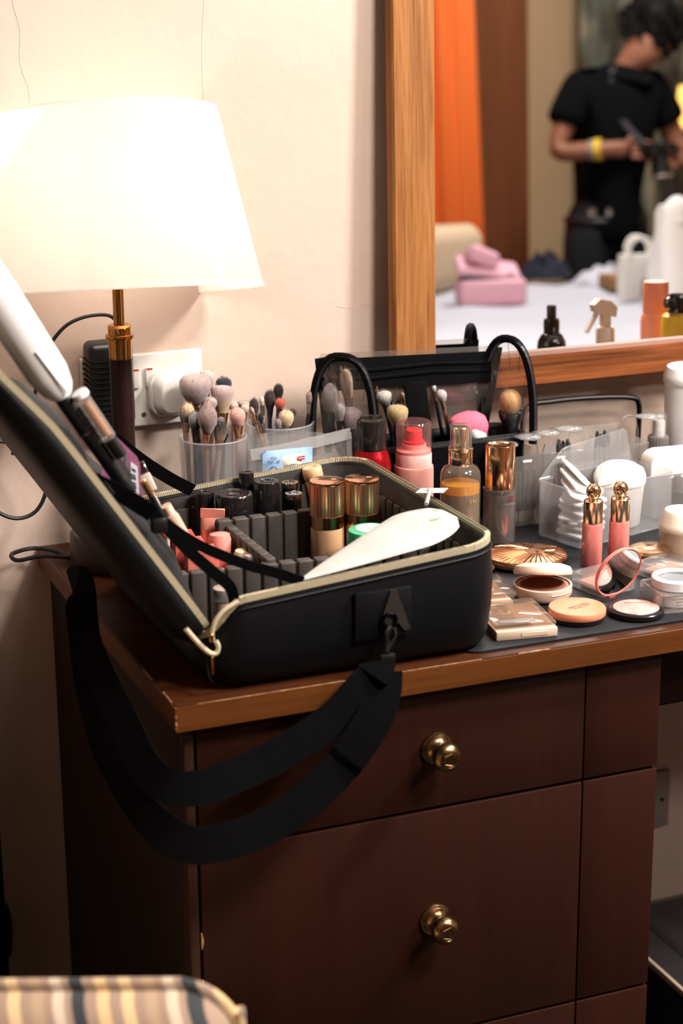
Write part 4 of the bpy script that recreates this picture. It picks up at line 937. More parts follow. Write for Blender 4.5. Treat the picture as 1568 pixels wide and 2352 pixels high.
for k in range(10):
    o = padmesh() if pad0 is None else pad0.copy()
    if pad0 is None: pad0 = o
    else: col.objects.link(o)
    Mb = Matrix.Translation((.566, .262, ZM)) @ Matrix.Rotation(R(15), 4, 'Z')
    if k < 7: loc = Vector((.0345+.002*(k % 3), .035, .0085+k*.0068)); rot = Euler((R(6*math.sin(k*2.1)), R(-10+7*math.sin(k*1.7)), R(28*math.sin(k*2.4))))
    else: loc = Vector((.034+.004*(k-7), .036+.008*(k-7), .054+.0085*(k-7))); rot = Euler((R(18+8*(k-7)), R(18+6*(k-7)), R(20*(k-8))))
    o.matrix_world = Mb @ Matrix.Translation(loc) @ rot.to_matrix().to_4x4()
    tag(o, (lowlab[k]+' cotton pad from the bottom of the fanned stack in the frosted box') if k < 7 else ['white cotton pad tilted just above the fanned stack', 'white cotton pad tilted at the middle of the loose top three', 'topmost white cotton pad sticking out of the frosted box'][k-7], 'cotton pad', 'cotton pads in the frosted box')
cu = thing('lidded_tub', 'white rounded plastic tub standing in the right half of the frosted box', 'tub', (.566+.105*math.cos(R(17))-.038*math.sin(R(17)), .262+.105*math.sin(R(17))+.038*math.cos(R(17)), ZM+.003))
cyl('tub_body', [(0, 0), (.024, 0), (.0255, .002), (.0295, .052), (0, .052)], pm('tub_cream', 'e3d9cf', .5), cu, 36)
cyl('tub_lid', [(.030, .050), (.031, .052), (.031, .060), (.028, .068), (.018, .074), (0, .076)], pm('tub_white', 'efece8', .4), cu, 36)
tri_ = tag(MB().loft([[(0, 0, 0), (.024, 0, 0), (.010, 0, .022)], [(0, .002, 0), (.024, .002, 0), (.010, .002, .022)]]).build('folded_wipe', pm('peach_paper', 'e6c9a8', .8)), 'peach folded triangle between the cotton pads and the white tub', 'wipe')
tri_.location = (.612, .303, ZM+.060); tri_.rotation_euler = (R(-15), 0, R(15))
# two liquid blush tubes with gold knobs
def blush(x, y, lab):
    t = thing('liquid_blush', lab, 'cosmetic tube', (x, y, ZM), (0, 0, FACE), 'liquid blush tubes with gold knobs')
    M_lb = pm('blush_pink', 'd98078', .35)
    MB().loft([[(px, py, z) for px, py in rr2(.0222*k, .0222*k, .0085*k, 6)] for z, k in ((0, .94), (.0012, 1), (.0478, 1), (.0490, .95))]).build('tube_body', M_lb, t)
    MB().loft([[(px, py, z) for px, py in rr2(.0236*k, .0236*k, .0092*k, 6)] for z, k in ((0.0002, .97), (.0012, 1), (.0490, 1), (.0498, .97))], cap0=False, cap1=False).build('clear_sleeve', clear('sleeve', 'fff4f2', 'ffe9e6', .05, .04, 1.2), t)
    cyl('cap', [(0, .0492), (.0104, .0492), (.0108, .0500), (.0108, .0745), (.0098, .0756), (.0052, .0760), (.0046, .0775), (0, .0775)], M_lgold, t, 40)
    cyl('knob', [(0, .0765), (.0045, .077), (.0074, .0805), (.0082, .0850), (.0074, .0896), (.0048, .0930), (0, .0942)], pm('gold_knob', 'ecd0a4', .14, 1), t, 32)
    kb = MB()
    for k in range(14):
        a = 2*math.pi*k/14; kb.tube([(.0081*math.cos(b2)*1.0, .0, .0852+.0088*math.sin(b2)) for b2 in [R(-60+15*j) for j in range(9)]], .0005, 4, M=Matrix.Rotation(a, 4, 'Z'))
    kb.build('knob_embossing', M_lgold, t)
    return t
blush(.5505, .2085, 'pink liquid blush tube with gold knob, the left one of the pair')
blush(.5825, .2050, 'pink liquid blush tube with gold knob, the right one of the pair')
# gold sunburst compact
t = thing('sunburst_compact', 'oval rose-gold compact embossed with a sunburst on the mat', 'compact', (.4855, .243, ZM), (0, 0, R(-12)))
MB().lathe([(0, .0003), (.040, .0005), (.046, .003), (.0475, .0055), (.0475, .007)], 56, sy=.86).build('compact_base', M_rose, t)
MB().lathe([(.0475, .007), (.0475, .0085), (.0455, .0115), (.036, .0140), (.02, .0152), (0, .0156)], 56, sy=.86).build('compact_lid', pm('rose_gold_satin', 'e8b490', .26, 1), t)
ry_ = MB()
for k in range(40):
    a = 2*math.pi*k/40; p0 = Vector((.012, -.008)); e = Vector((.0460*math.cos(a), .0395*math.sin(a)))
    pts = []
    for j in range(2, 9):
        q = p0.lerp(e, j/8); rr_ = math.hypot(q.x, q.y/.86); zz = .0156-.0010*(rr_/.03)**2 if rr_ < .036 else .0140-(rr_-.036)*.27
        pts.append((q.x, q.y, zz))
    ry_.tube(pts, .0009, 5)
ry_.build('sunburst', M_rose2, t)
MB().lathe([(0, .0155), (.003, .0154), (.003, .0166), (0, .0170)], 16, T(.012, -.008, -.0004)).build('sun_boss', M_rose2, t)
# small gold compact half hidden by the case
t = thing('gold_compact', 'small dark gold compact half hidden behind the right side of the case', 'compact', (.4130, .226, ZM))
cyl('compact_base', [(0, .0003), (.019, .0005), (.023, .004), (.023, .006)], M_rose, t); cyl('compact_lid', [(.023, .006), (.0225, .010), (.017, .0135), (0, .0145)], pm('bronze', '9c6a45', .2, 1), t)
# beige open compact
t = thing('open_compact', 'pale beige round compact standing slightly open on the mat', 'compact', (.4480, .1330, ZM), (0, 0, FACE))
M_nude = pm('nude_plastic', 'e3c3ad', .38, sss=.0)
cyl('compact_base', [(0, .0005), (.022, .0005), (.0285, .002), (.0312, .006), (.0312, .0150), (.0290, .0155), (.0285, .0130), (0, .0130)], M_nude, t, 48)
cyl('pan_ring', [(.0285, .0132), (.0270, .0142), (.0240, .0142), (.0235, .0136)], pm('pan_rim', 'a37561', .4), t, 48)
cyl('powder_pan', [(0, .0139), (.0238, .0139), (.0238, .0132), (0, .0132)], pm('bronzer', '7d4a34', .85, bump=.4, bscale=300), t, 48)
Mh = T(0, .0300, .0165, -16) @ T(0, -.0300, 0)
cyl('compact_lid', [(.0305, 0), (.0312, .001), (.0312, .004), (.0290, .0085), (.0200, .0115), (0, .0125), (0, .011), (.0190, .0100), (.0278, .0070), (.0296, .003), (.0296, 0)], M_nude, t, 48, Mh)
MB().tube([(.0313*math.cos(a), .0313*math.sin(a), .0105) for a in [R(-75+5*k) for k in range(12)]], .0006, 5).build('thumb_notch', M_nude, t)
# orange compact with lettering
t = thing('orange_compact', 'closed orange round blush compact with black base and lettering', 'compact', (.4475, .0580, ZM), (0, 0, R(-26)))
cyl('compact_base', [(0, .0003), (.0272, .0003), (.0284, .0015), (.0284, .0058), (0, .0058)], pm('gloss_black', '131214', .2), t, 56)
cyl('compact_lid', [(0, .0055), (.0290, .0055), (.0295, .0062), (.0295, .0118), (.0285, .0132), (0, .0136)], pm('apricot', 'd98563', .4), t, 56)
M_inkb = pm('ink_brown', '8f5a48', .5)
text_mesh('brand_text', 'SEPHORA', .0064, M_inkb, t, T(.0015, .001, .01372, rz=42)); text_mesh('brand_text', 'COLORFUL BLUSH', .0028, M_inkb, t, T(.0045, -.0025, .01372, rz=42))
# black pan with pink blush and the open mirror lid
t = thing('mirror_compact', 'black compact with pink blush and its pink-rimmed mirror lid open', 'compact', (.5105, .0465, ZM), (0, 0, FACE))
cyl('compact_base', [(0, .0003), (.0275, .0003), (.0292, .0015), (.0292, .0060), (.0280, .0072), (.0240, .0076), (.0238, .0060), (0, .0060)], pm('gloss_black', '131214', .2), t, 56)
cyl('powder_pan', [(0, .0061), (.0236, .0061), (.0236, .0074), (.0225, .0079), (0, .0081)], pm('pink_blush', 'd38f87', .9, bump=.3, bscale=300, c2='da9f95', cscale=80), t, 56)
text_mesh('embossing', 'SEPHORA', .0058, pm('pink_emboss', 'bd746c', .9), t, T(.0, .011, .00815, rz=6))
# lid frame: its own normal faces the pan
n_ = (Matrix.Rotation(-FACE, 3, 'Z') @ Vector((.177, -.934, -.304))).normalized()
lc = Matrix.Rotation(-FACE, 3, 'Z') @ Vector((-.004, .030, .0365))
zx = n_; xx = Vector((0, 0, 1)).cross(zx).normalized(); yy = zx.cross(xx)
Mm = Matrix(((xx.x, yy.x, zx.x, lc.x), (xx.y, yy.y, zx.y, lc.y), (xx.z, yy.z, zx.z, lc.z), (0, 0, 0, 1)))
ml_ = cyl('mirror_lid', [(0, -.0045), (.0270, -.0045), (.0290, -.003), (.0295, 0), (.0290, .0012), (.0276, .0008), (.0272, -.0005), (0, -.0005)], pm('coral_rim', 'd9776c', .35), t, 56, Mm)
cyl('lid_mirror', [(0, .0002), (.0271, .0002), (.0271, -.0004), (0, -.0004)], MATS['mirror_glass'], ml_, 56, Mm, 0)
MB().box((-.005, -.0325, -.003), (.005, -.0265, .001), .0008, 1, Mm).build('hinge', pm('coral_rim', 'd9776c', .35), ml_)
# acrylic compacts
def acrylic(x, y, w, h, rz, lab, powder, nm='acrylic_compact'):
    t = thing(nm, lab, 'compact', (x, y, ZM), (0, 0, R(rz)))
    MB().loft([[(a, b, z) for a, b in rr2(w*k, w*k, .004, 3)] for z, k in ((0, .97), (.0008, 1), (h*.42, 1), (h*.42, .96))]).build('clear_base', M_acr, t)
    MB().loft([[(a, b, z) for a, b in rr2(w*.74, w*.74, .003, 3)] for z in (h*.15, h*.44)]).build('powder_pan', powder, t)
    MB().loft([[(a, b, z) for a, b in rr2(w*k, w*k, .004, 3)] for z, k in ((h*.5, .97), (h*.52, 1), (h*.94, 1), (h, .96))]).build('clear_lid', M_acr, t)
    MB().box((-w*.12, -w*.51, h*.4), (w*.12, -w*.49, h*.6), .0005, 1).build('catch', M_acr, t)
    for k in (-1, 1): MB().tube([(k*w*.49, -w*.49, h*.1), (k*w*.49, -w*.49, h*.9)], .0006, 5).build('bevelled_corner', M_acr, t)
    return t
acrylic(.5215, .1330, .050, .0175, 12, 'clear square compact with peach powder behind the open mirror lid', pm('peach_powder', 'dba18c', .9))
acrylic(.6120, .1420, .056, .0155, 20, 'clear square compact with peach powder right of the open mirror lid', pm('peach_powder2', 'd7a08e', .9))
t = thing('loose_powder_jar', 'clear square powder jar with a white ringed lid at the right edge', 'jar', (.5640, .0575, ZM), (0, 0, R(-8)))
MB().loft([[(a, b, z) for a, b in rr2(.058*k, .058*k, .005, 3)] for z, k in ((0, .97), (.0008, 1), (.0195, 1), (.0205, .97))]).build('jar_body', M_acr, t)
MB().lathe([(0, .003), (.022, .003), (.022, .018), (0, .018)], 40).build('powder', pm('white_powder', 'e6dcd4', .9), t)
for k in range(4): text_mesh('print_text', ['loose setting powder', 'translucent', 'net wt. 8 g', 'talc free'][k], .0026, M_inkd, t, T(-.006, -.0292, .0155-k*.0033, 90))
MB().lathe([(.0235, .0205), (.0255, .021), (.0255, .030), (.0240, .0315), (.0205, .0315), (.0195, .030), (.0195, .0285)], 48).build('lid_ring', pm('pale_ring', 'e9e9ea', .25), t)
MB().lathe([(0, .0285), (.0196, .0285), (.0196, .021), (0, .021)], 40).build('lid_window', pm('smoke_window', '4a4d50', .25), t)
t = thing('peach_gold_compact', 'small peach-gold oval compact behind the liquid blush tubes', 'compact', (.6280, .2130, ZM), (0, 0, R(-10)))
MB().lathe([(0, .0003), (.021, .0005), (.0245, .003), (.0245, .005)], 40, sy=.9).build('compact_base', M_rose, t)
MB().lathe([(.0245, .005), (.0235, .009), (.017, .0118), (0, .0125)], 40, sy=.9).build('compact_lid', pm('peach_gold', 'f0c8a2', .22, 1), t)
MB().loft([[(-.006, 0, .0126), (0, .0022, .0128), (.006, 0, .0126), (0, -.0022, .0128)], [(-.006, 0, .0131), (0, .0022, .0133), (.006, 0, .0131), (0, -.0022, .0133)]]).build('diamond_emblem', M_rose, t)
# palettes
def palette(x, y, w, d, rz, lab, cols, txt, lid_off=(0, 0, 0)):
    t = thing('powder_palette', lab, 'palette', (x, y, ZM), (0, 0, R(rz)), 'beige powder palettes')
    M_b = pm('palette_beige', 'd0b59f', .4)
    MB().box((-w/2, -d/2, 0), (w/2, d/2, .0095), .0012, 2).build('palette_base', M_b, t)
    n = len(cols)
    for k, c in enumerate(cols):
        x0 = -w/2+.004+k*(w-.008)/n; MB().box((x0, -d/2+.009, .0085), (x0+(w-.008)/n-.001, d/2-.004, .0101), .0006, 1).build('powder_pan', pm('powder_'+c, c, .85, bump=.3, bscale=300), t)
    ox, oy, oz = lid_off
    lid_ = MB().box((-w/2+ox, -d/2+.005+oy, .0104+oz), (w/2+ox, d/2+oy, .0146+oz), .0010, 2).build('clear_lid', clear('palette_lid', 'eee4dc', 'd8c9bd', .16, .05, 1.25), t)
    MB().box((-w*.10, -d/2-.0006, .0025), (w*.34, -d/2+.0008, .0072), .0004, 1).build('thumb_catch', M_b, t)
    if txt: text_mesh('brand_text', txt, .0125, pm('print_smoke', '54463f', .4), lid_, T(-.004+ox, .004, .0148+oz, rz=0))
    return t
palette(.3790, .0640, .064, .080, -9, 'beige powder palette with a clear lid at the front edge of the mat', ['9c7f68', 'cdb193'], None)
palette(.3740, .1490, .066, .070, -9, 'beige powder palette with large printed lettering behind the front palette', ['c99f8b'], 'DIOR', (.006, .002, .001))
MB().box((-.026, -.031, .0146), (.012, -.022, .0152), .0002, 1).build('silver_text_bar', pm('silver_print', '8c8580', .3, .6), [o for o in bpy.data.objects if o.name.startswith('powder_palette')][0])
# right-hand jars and boxes
t = thing('cream_jar', 'cream coloured jar with a screw lid at the right edge of the desk', 'jar', (.6700, .2120, ZM))
cyl('jar_body', [(0, 0), (.0245, 0), (.0265, .002), (.0270, .012), (.0265, .026), (0, .026)], clear('cream_glass', 'f4e6d6', 'ecd9c4', .55, .1, 1.2), t, 40)
cyl('cream', [(0, .002), (.0225, .002), (.0225, .024), (0, .024)], pm('cream_fill', 'e9d3ba', .6), t, 36)
cyl('jar_lid', [(0, .025), (.0262, .025), (.0270, .027), (.0270, .034), (.0235, .0385), (.0225, .047), (.0205, .0495), (0, .0500)], pm('jar_lid_cream', 'ecdcc8', .45), t, 40)
t = thing('acrylic_drawer_box', 'clear acrylic box with a domed white lining at the right edge', 'box', (.7050, .3350, ZM))
wallb = lambda a, b, nm: MB().box(a, b, .0005, 1).build(nm, M_acr, t)
wallb((0, 0, 0), (.095, .0015, .050), 'front_wall'); wallb((0, .0305, 0), (.095, .032, .050), 'rear_wall'); wallb((0, .0015, 0), (.0015, .0305, .050), 'side_wall'); wallb((.0935, .0015, 0), (.095, .0305, .050), 'side_wall'); wallb((.0015, .0015, 0), (.0935, .0305, .0015), 'bottom'); wallb((.0300, .0015, .0015), (.0312, .0305, .048), 'partition'); wallb((.0, .0, .0500), (.095, .032, .0515), 'shelf')
dm = [(.000, .0520), (.000, .068), (.003, .075), (.008, .079), (.016, .081), (.095, .079), (.095, .0520)]
MB().loft([[(x, .004, z) for x, z in dm], [(x, .030, z) for x, z in dm]]).build('domed_lining', pm('lining_pale', 'efe2d8', .6), t)
t = thing('small_spray_bottle', 'small clear spray bottle with ridged collar beside the white tub', 'bottle', (.7655, .4230, ZM))
cyl('bottle_body', [(0, 0), (.0135, 0), (.0140, .001), (.0140, .052), (.0115, .058), (0, .058)], M_acr, t, 28)
cyl('collar', [(0, .057), (.0128, .057), (.0128, .078), (.0118, .079), (0, .079)], clear('grey_collar', 'd8d5d2', 'a29c98', .6, .3, .8), t, 28)
for k in range(20):
    a = 2*math.pi*k/20; MB().box((.0124, -.0007, .058), (.0133, .0007, .077), .0003, 1, Matrix.Rotation(a, 4, 'Z')).build('collar_ridge', MATS['grey_collar'], t)
cyl('nozzle', [(0, .078), (.0078, .078), (.0078, .096), (.0068, .099), (0, .099)], pm('nozzle_grey', 'b3aca8', .35), t, 24)
cyl('overcap', [(.0100, .079), (.0098, .104), (.0090, .1075), (0, .108)], clear('clear_cap', 'ffffff', 'f0ece8', .07, .04, 1.2), t, 28)
t = thing('white_tub', 'tall white plastic tub with a lid at the right edge below the mirror', 'tub', (.8200, .4350, ZM))
cyl('tub_body', [(0, 0), (.029, 0), (.031, .002), (.035, .140), (0, .140)], pm('tub_plastic', 'e9e6e6', .4), t, 40)
cyl('tub_lid', [(0, .139), (.0355, .139), (.0368, .141), (.0368, .149), (.0355, .151), (.0340, .158), (.0325, .160), (0, .160)], pm('tub_plastic', 'e9e6e6', .4), t, 40)
# ================================================================== things inside the case (coordinates from the worktop)
def foundation(x, y, lab, c):
    t = thing('foundation_bottle', lab, 'bottle', (x, y, H+.0120), (0, 0, FACE), 'foundation bottles with fluted rose-gold caps')
    cyl('bottle_body', [(0, 0), (.0172, 0), (.0182, .0015), (.0182, .058), (0, .058)], pm('foundation_'+c, c, .25, coat=.4), t, 40)
    cyl('gold_band', [(0, .0575), (.0186, .0575), (.0186, .0705), (0, .0705)], M_rose, t, 40)
    mb = MB(); n = 34
    pts = []
    for k in range(n*2): 
        a = math.pi*k/n; r_ = .0187 if k % 2 else .0178; pts.append((r_*math.cos(a), r_*math.sin(a)))
    mb.loft([[(p, q, z) for p, q in pts] for z in (.0700, .1060)]); cp_ = mb.build('fluted_cap', pm('rose_gold_fluted', 'f0bc98', .3, 1), t, 25)
    cyl('cap_top', [(0, .1055), (.0186, .1055), (.0188, .1065), (.0184, .1082), (.0160, .1090), (0, .1092)], M_rose, cp_, 40)
    MB().box((-.010, -.0012, .1088), (.010, .0012, .1098), .0003, 1).build('cap_monogram', M_rose2, cp_)
    return t
foundation(.2550, .2640, 'rose-gold fluted foundation bottle in the case, left of its twin', 'cc9f78')
foundation(.2930, .2570, 'rose-gold fluted foundation bottle in the case, right of its twin', 'd0a884')
t = thing('cream_pot', 'bright green plastic pot with a pale printed lid in the case', 'pot', (.2750, .1920, H+.0120))
M_gr = pm('green_plastic', '3fae7c', .35)
cyl('pot_body', [(0, 0), (.0225, 0), (.0232, .002), (.0232, .050), (0, .050)], M_gr, t, 40)
cyl('pot_lid', [(.0230, .050), (.0243, .0505), (.0243, .066), (.0232, .0705), (.0210, .0715), (0, .0718)], M_gr, t, 44)
for k in range(30):
    a = 2*math.pi*k/30; MB().box((.0240, -.0008, .052), (.0247, .0008, .060), .0003, 1, Matrix.Rotation(a, 4, 'Z')).build('lid_ridge', M_gr, t)
MB().lathe([(0, .0717), (.0160, .0716), (.0160, .0722), (0, .0724)], 36).build('lid_label', pm('mint_print', 'cfe6d6', .4), t)
MB().lathe([(0, .0723), (.0070, .0723), (.0070, .0728), (0, .0730)], 5, T(.003, -.002, 0)).build('leaf_print', pm('leaf_print', '9fd0ae', .5), t)
# white tissue pouch lying over the right front corner
t = thing('tissue_pouch', 'white tapered tissue pouch lying across the front rim of the case', 'pouch', (0, 0, H))
def pouch_mesh(A, B, side, wmax, th, n=22, m_=12):
    A, B, side = Vector(A), Vector(B), Vector(side).normalized(); ax = (B-A); nn = ax.normalized().cross(side).normalized(); vs_, fs = [], []
    for sgn in (1, -1):
        o = len(vs_)
        for i in range(n+1):
            s_ = i/n; w = wmax*(s_/.72)**.85 if s_ < .72 else wmax*math.sqrt(max(0, 1-((s_-.72)/.28)**2.4))
            for j in range(m_+1):
                q = 2*j/m_-1; bul = math.sqrt(max(0, 1-q*q))*min(1, w/wmax*1.2)
                vs_.append(A+ax*s_+side*(q*w*(1.15 if q > 0 else .75))+nn*(sgn*th/2*bul+.0010*math.sin(i*1.9+j*1.3)*bul))
        for i in range(n):
            for j in range(m_): fs.append((o+i*(m_+1)+j, o+(i+1)*(m_+1)+j, o+(i+1)*(m_+1)+j+1, o+i*(m_+1)+j+1))
    return vs_, fs
mt_tp = pm('tissue_white', 'a8a5a0', .6, c2='a09d97', cscale=40)
MB().add(*pouch_mesh((.128, .018, .0985), (.322, .082, .1200), (-.30, .92, .30), .031, .014)).build('pouch_body', mt_tp, t, 70)
for p_, r_ in (((.292, .074, .1240), .008), ((.300, .090, .1275), .006), ((.280, .064, .1205), .006)):
    MB().lathe([(0, -.0002), (r_, -.0004), (r_*.6, .0004), (0, .0006)], 14, T(*p_, rx=-8, ry=-6), sy=.45).build('leaf_print', pm('leaf_green', '8a9a78', .6), t)
MB().tube(catmull([(.300, .108, .1290), (.316, .136, .1320), (.328, .162, .127)], 4), .0022, 6).build('pouch_string', mt_tp, t)
tg = thing('paper_tag', 'small white paper tag on the right rim of the case', 'tag', (.3360, .1720, H+.1225), (R(8), R(-8), R(-52)))
MB().box((-.016, -.0065, 0), (.016, .0065, .0006)).build('tag_card', pm('tag_paper', 'e6e2de', .6), tg)
MB().box((-.010, -.002, .0006), (.004, -.001, .0008)).build('print_line', M_inkd, tg); MB().box((-.010, .001, .0006), (.0, .0018, .0008)).build('print_line', M_inkd, tg)
# black-capped jars and bottles in the rear compartment
M_capk = pm('cap_black', '151314', .17, coat=.5)
def capped(x, y, r, h, lab, body, capm, cap_h, name='foundation_jar', ring_=False):
    t = thing(name, lab, 'jar', (x, y, H+.0120))
    cyl('jar_body', [(0, 0), (r*.94, 0), (r*.97, .001), (r*.97, h-cap_h), (0, h-cap_h)], body, t, 36)
    cyl('jar_cap', [(0, h-cap_h), (r, h-cap_h), (r, h-.002), (r*.93, h), (r*.6, h), (r*.57, h-.0006), (0, h-.0006)], capm, t, 40)
    MB().tube([(r*.42*math.cos(2*math.pi*k/24), r*.42*math.sin(2*math.pi*k/24), h-.0004) for k in range(24)], .0006, 5, closed=True).build('embossed_ring', capm, t)
    return t
M_capc = pm('chrome_cap', '9c9692', .15, 1)
capped(.1700, .3220, .0208, .0885, 'wide glossy black lidded jar at the rear left of the case', M_capk, M_capk, .03)
capped(.2115, .3330, .0145, .0950, 'narrow glossy black capped bottle right of the wide black jar', M_capk, M_capk, .05)
capped(.1960, .3580 - .002, .0085, .1010, 'tall black bottle cap at the very back of the case', M_capk, M_capk, .05)
capped(.2360, .3150, .0100, .0830, 'small black jar with chrome rim beside the tan bottle', M_capk, M_capc, .006)
capped(.2420, .3420, .0100, .0880, 'small chrome-topped jar behind the black jars', M_capk, M_capc, .006)
capped(.1440, .3480, .0110, .0860, 'small black lidded jar half hidden at the rear left corner', M_capk, M_capk, .02)
t = capped(.2660, .3130, .0105, .0860, 'tan concealer bottle left of the rose-gold caps', pm('tan_plastic', 'c99a72', .35), pm('tan_plastic', 'c99a72', .35), .03, 'concealer_bottle')
t = thing('concealer_tube', 'tan cylinder with a flat top leaning at the back rim of the case', 'tube', (.2930, .3480, H+.0120), (R(-6), R(-11), 0))
cyl('tube_body', [(0, 0), (.0098, 0), (.0104, .002), (.0106, .086), (0, .086)], pm('tan_plastic', 'c99a72', .35), t, 32); cyl('tube_top', [(0, .086), (.0104, .086), (.0112, .087), (.0112, .0985), (.0100, .1000), (.006, .1000), (.0056, .0993), (0, .0993)], pm('tan_cap', 'd3a67e', .35), t, 32)
# mini crimped tube
t = thing('mini_tube', 'small rose metallic squeeze tube standing crimp-up in the case', 'tube', (.1330, .2990, H+.0120), (R(-4), R(3), R(-18)))
M_pt = pm('rose_tube', 'd98f7c', .3, .5)
MB().loft([[(x*a, y*b, z) for x, y in rr2(.024, .018, .008, 4)] for z, a, b in ((.0, .95, .95), (.045, 1, .9), (.066, 1.06, .45), (.070, 1.08, .14))]).build('tube_body', M_pt, t)
MB().box((-.0132, -.0014, .0695), (.0132, .0014, .0800), .0005, 1).build('crimp', M_pt, t)
text_mesh('tube_script', 'too faced', .0058, pm('tube_ink', '8f4536', .4), t, T(0, -.0075, .058, 82))
# coral lip boxes
for k, (x, y, h, c, lab) in enumerate(((.1010, .2300, .060, 'd06f60', 'salmon lip tint box nearest the viewer in the case'), (.0980, .2620, .060, 'cf6152', 'coral lip tint box in the middle of the row in the case'), (.0960, .2900, .060, 'cc4c46', 'red coral lip tint box at the far end of the row in the case'))):
    t = thing('lip_tint_box', lab, 'box', (x, y, H+.0120), (0, 0, R(-8)), 'coral lip tint boxes')
    MB().box((-.016, -.0132, 0), (.016, .0132, h), .0006, 1).build('carton', pm('carton_'+c, c, .55), t); MB().box((-.0155, -.0128, h), (.0155, .0128, h+.0008), .0003, 1).build('top_flap', pm('flap_'+c, c, .5), t)
    MB().box((-.014, -.0136, h*.3), (.014, -.0131, h*.32)).build('print_line', pm('carton_line', 'b5564a', .5), t)
def lip(x, y, h, r, bodyc, capc, lab, rx=0, ry=0, capm=None, ball=False):
    t = thing('lip_tint', lab, 'lip product', (x, y, H+.0120), (R(rx), R(ry), 0), 'lip tints standing in the case')
    cyl('tube_body', [(0, 0), (r, 0), (r, h*.62), (0, h*.62)], pm('lip_'+bodyc, bodyc, .25), t, 24)
    prof = [(0, h*.6), (r*1.02, h*.6), (r*1.05, h*.9), (r*.9, h*.98), (r*.5, h), (0, h)] if not ball else [(0, h*.6), (r*.7, h*.62), (r*1.15, h*.76), (r*1.15, h*.86), (r*.7, h*.98), (0, h)]
    cyl('tube_cap', prof, capm or pm('lipcap_'+capc, capc, .3), t, 24); return t
lip(.1290, .2480, .068, .0115, 'd07a6c', 'd98c80', 'rosy round-capped lip tint behind the lid stays', -4, 0)
lip(.1390, .2200, .058, .0095, 'e8cf9a', 'eed7ae', 'pale yellow capped lip tint in the case', 3, 4)
lip(.1400, .1960, .060, .0098, 'c9a8a8', 'd9ccd2', 'clear silvery ball-capped lip tint in the case', 2, 3, pm('silvery_ball', 'cfc2c6', .12, .8), True)
lip(.1370, .2460 + .024, .062, .0092, 'cf6a58', 'd98a7c', 'coral-capped lip tint beside the padded divider', 0, 5)
lip(.1170, .2020, .044, .0100, 'c9543f', 'cf6450', 'short orange-red lip tint under the lid stays', -8, -10)
lip(.1230, .1800, .034, .0100, 'b84a40', 'c45a4c', 'short red lip tint nearest the front divider', -12, 8)
t = thing('silver_jar', 'small clear pot with a silver lid at the front of the case', 'jar', (.0850, .1080, H+.0120))
cyl('jar_body', [(0, 0), (.0105, 0), (.0110, .001), (.0110, .046), (0, .046)], pm('pinkish_pot', 'c9a698', .4), t, 28); cyl('jar_lid', [(0, .046), (.0116, .046), (.0116, .056), (.0108, .058), (0, .0584)], pm('silver_lid', 'cfc8c4', .25, .8), t, 32)

# ================================================================== things in the lid pocket
ML4 = Matrix.Translation((0, 0, H)) @ ML
def in_lid(o, u, v, w, rot=(0, 0, 0)):
    o.matrix_world = ML4 @ Matrix.Translation((u, v, w)) @ Euler([R(a) for a in rot]).to_matrix().to_4x4(); return o
AX = Matrix(((0, 0, 1, 0), (0, 1, 0, 0), (-1, 0, 0, 0), (0, 0, 0, 1)))    # lathe axis z -> lid u
def lid_thing(name, label, cat, u, v, w, rot=(0, 0, 0), group=None): return in_lid(thing(name, label, cat, group=group), u, v, w, rot)
t = lid_thing('white_tube', 'thick white squeeze tube tucked in the top of the case lid', 'tube', .262, .050, -.026, (0, 4, 0))
M_wt = pm('white_satin', 'e6e4e4', .3)
MB().loft([[(x*a, y*b, z) for x, y in rr2(.036, .040, .016, 6)] for z, a, b in ((.0, .55, .85), (.006, .78, .95), (.022, 1.0, 1.0), (.10, 1.06, 1.04), (.16, 1.0, 1.0), (.17, .8, .9))], AX).build('tube_body', M_wt, t, 60)
MB().tube([AX @ Vector((.004, -.021, .004)), AX @ Vector((.002, -.0212, .02)), AX @ Vector((0, -.0212, .05))], .0012, 6).build('tube_seam', M_wt, t)
def pen(lab, u, v, w, L, r, body, cap, rot=(0, 0, 0), nm='cosmetic_pen'):
    t = lid_thing(nm, lab, 'pen', u, v, w, rot)
    MB().lathe([(0, 0), (r, 0), (r, L*.62), (0, L*.62)], 20, AX).build('pen_barrel', body, t); MB().lathe([(0, L*.62), (r*1.06, L*.62), (r*1.06, L*.97), (r*.9, L), (0, L)], 20, AX).build('pen_cap', cap, t)
    MB().lathe([(r*1.02, L*.60), (r*1.12, L*.605), (r*1.12, L*.62), (r*1.02, L*.625)], 20, AX).build('pen_ring', pm('pen_ring', '8f8a86', .2, 1), t)
    return t
pen('thick black brush pen next to the white tube in the lid', .150, .050, -.022, .115, .0075, M_blk, M_blk, (0, 2, 0))
pen('slim black pencil below the gloss in the lid', .150, .075, -.030, .098, .0048, M_blk, M_blk, (0, 3, 0))
t = lid_thing('lip_gloss_tube', 'clear lip gloss tube with a tan core and pale end in the lid', 'lip gloss', .205, .042, -.036, (0, 3, 0))
MB().lathe([(0, 0), (.0062, 0), (.0066, .001), (.0066, .046), (0, .046)], 24, AX).build('gloss_tube', clear('gloss_clear', 'f3efec', 'e6dcd6', .25, .05, 1.25), t)
MB().lathe([(0, .004), (.0040, .004), (.0040, .040), (0, .040)], 18, AX).build('gloss_core', pm('gloss_tan', 'b98258', .3), t)
MB().lathe([(0, .046), (.0078, .046), (.0080, .047), (.0076, .051), (0, .0512)], 24, AX).build('gloss_end', pm('gloss_white', 'e8e8ea', .3), t)
MB().lathe([(0, -.020), (.0055, -.020), (.0058, 0), (0, 0)], 20, AX).build('gloss_cap', M_blk, t)
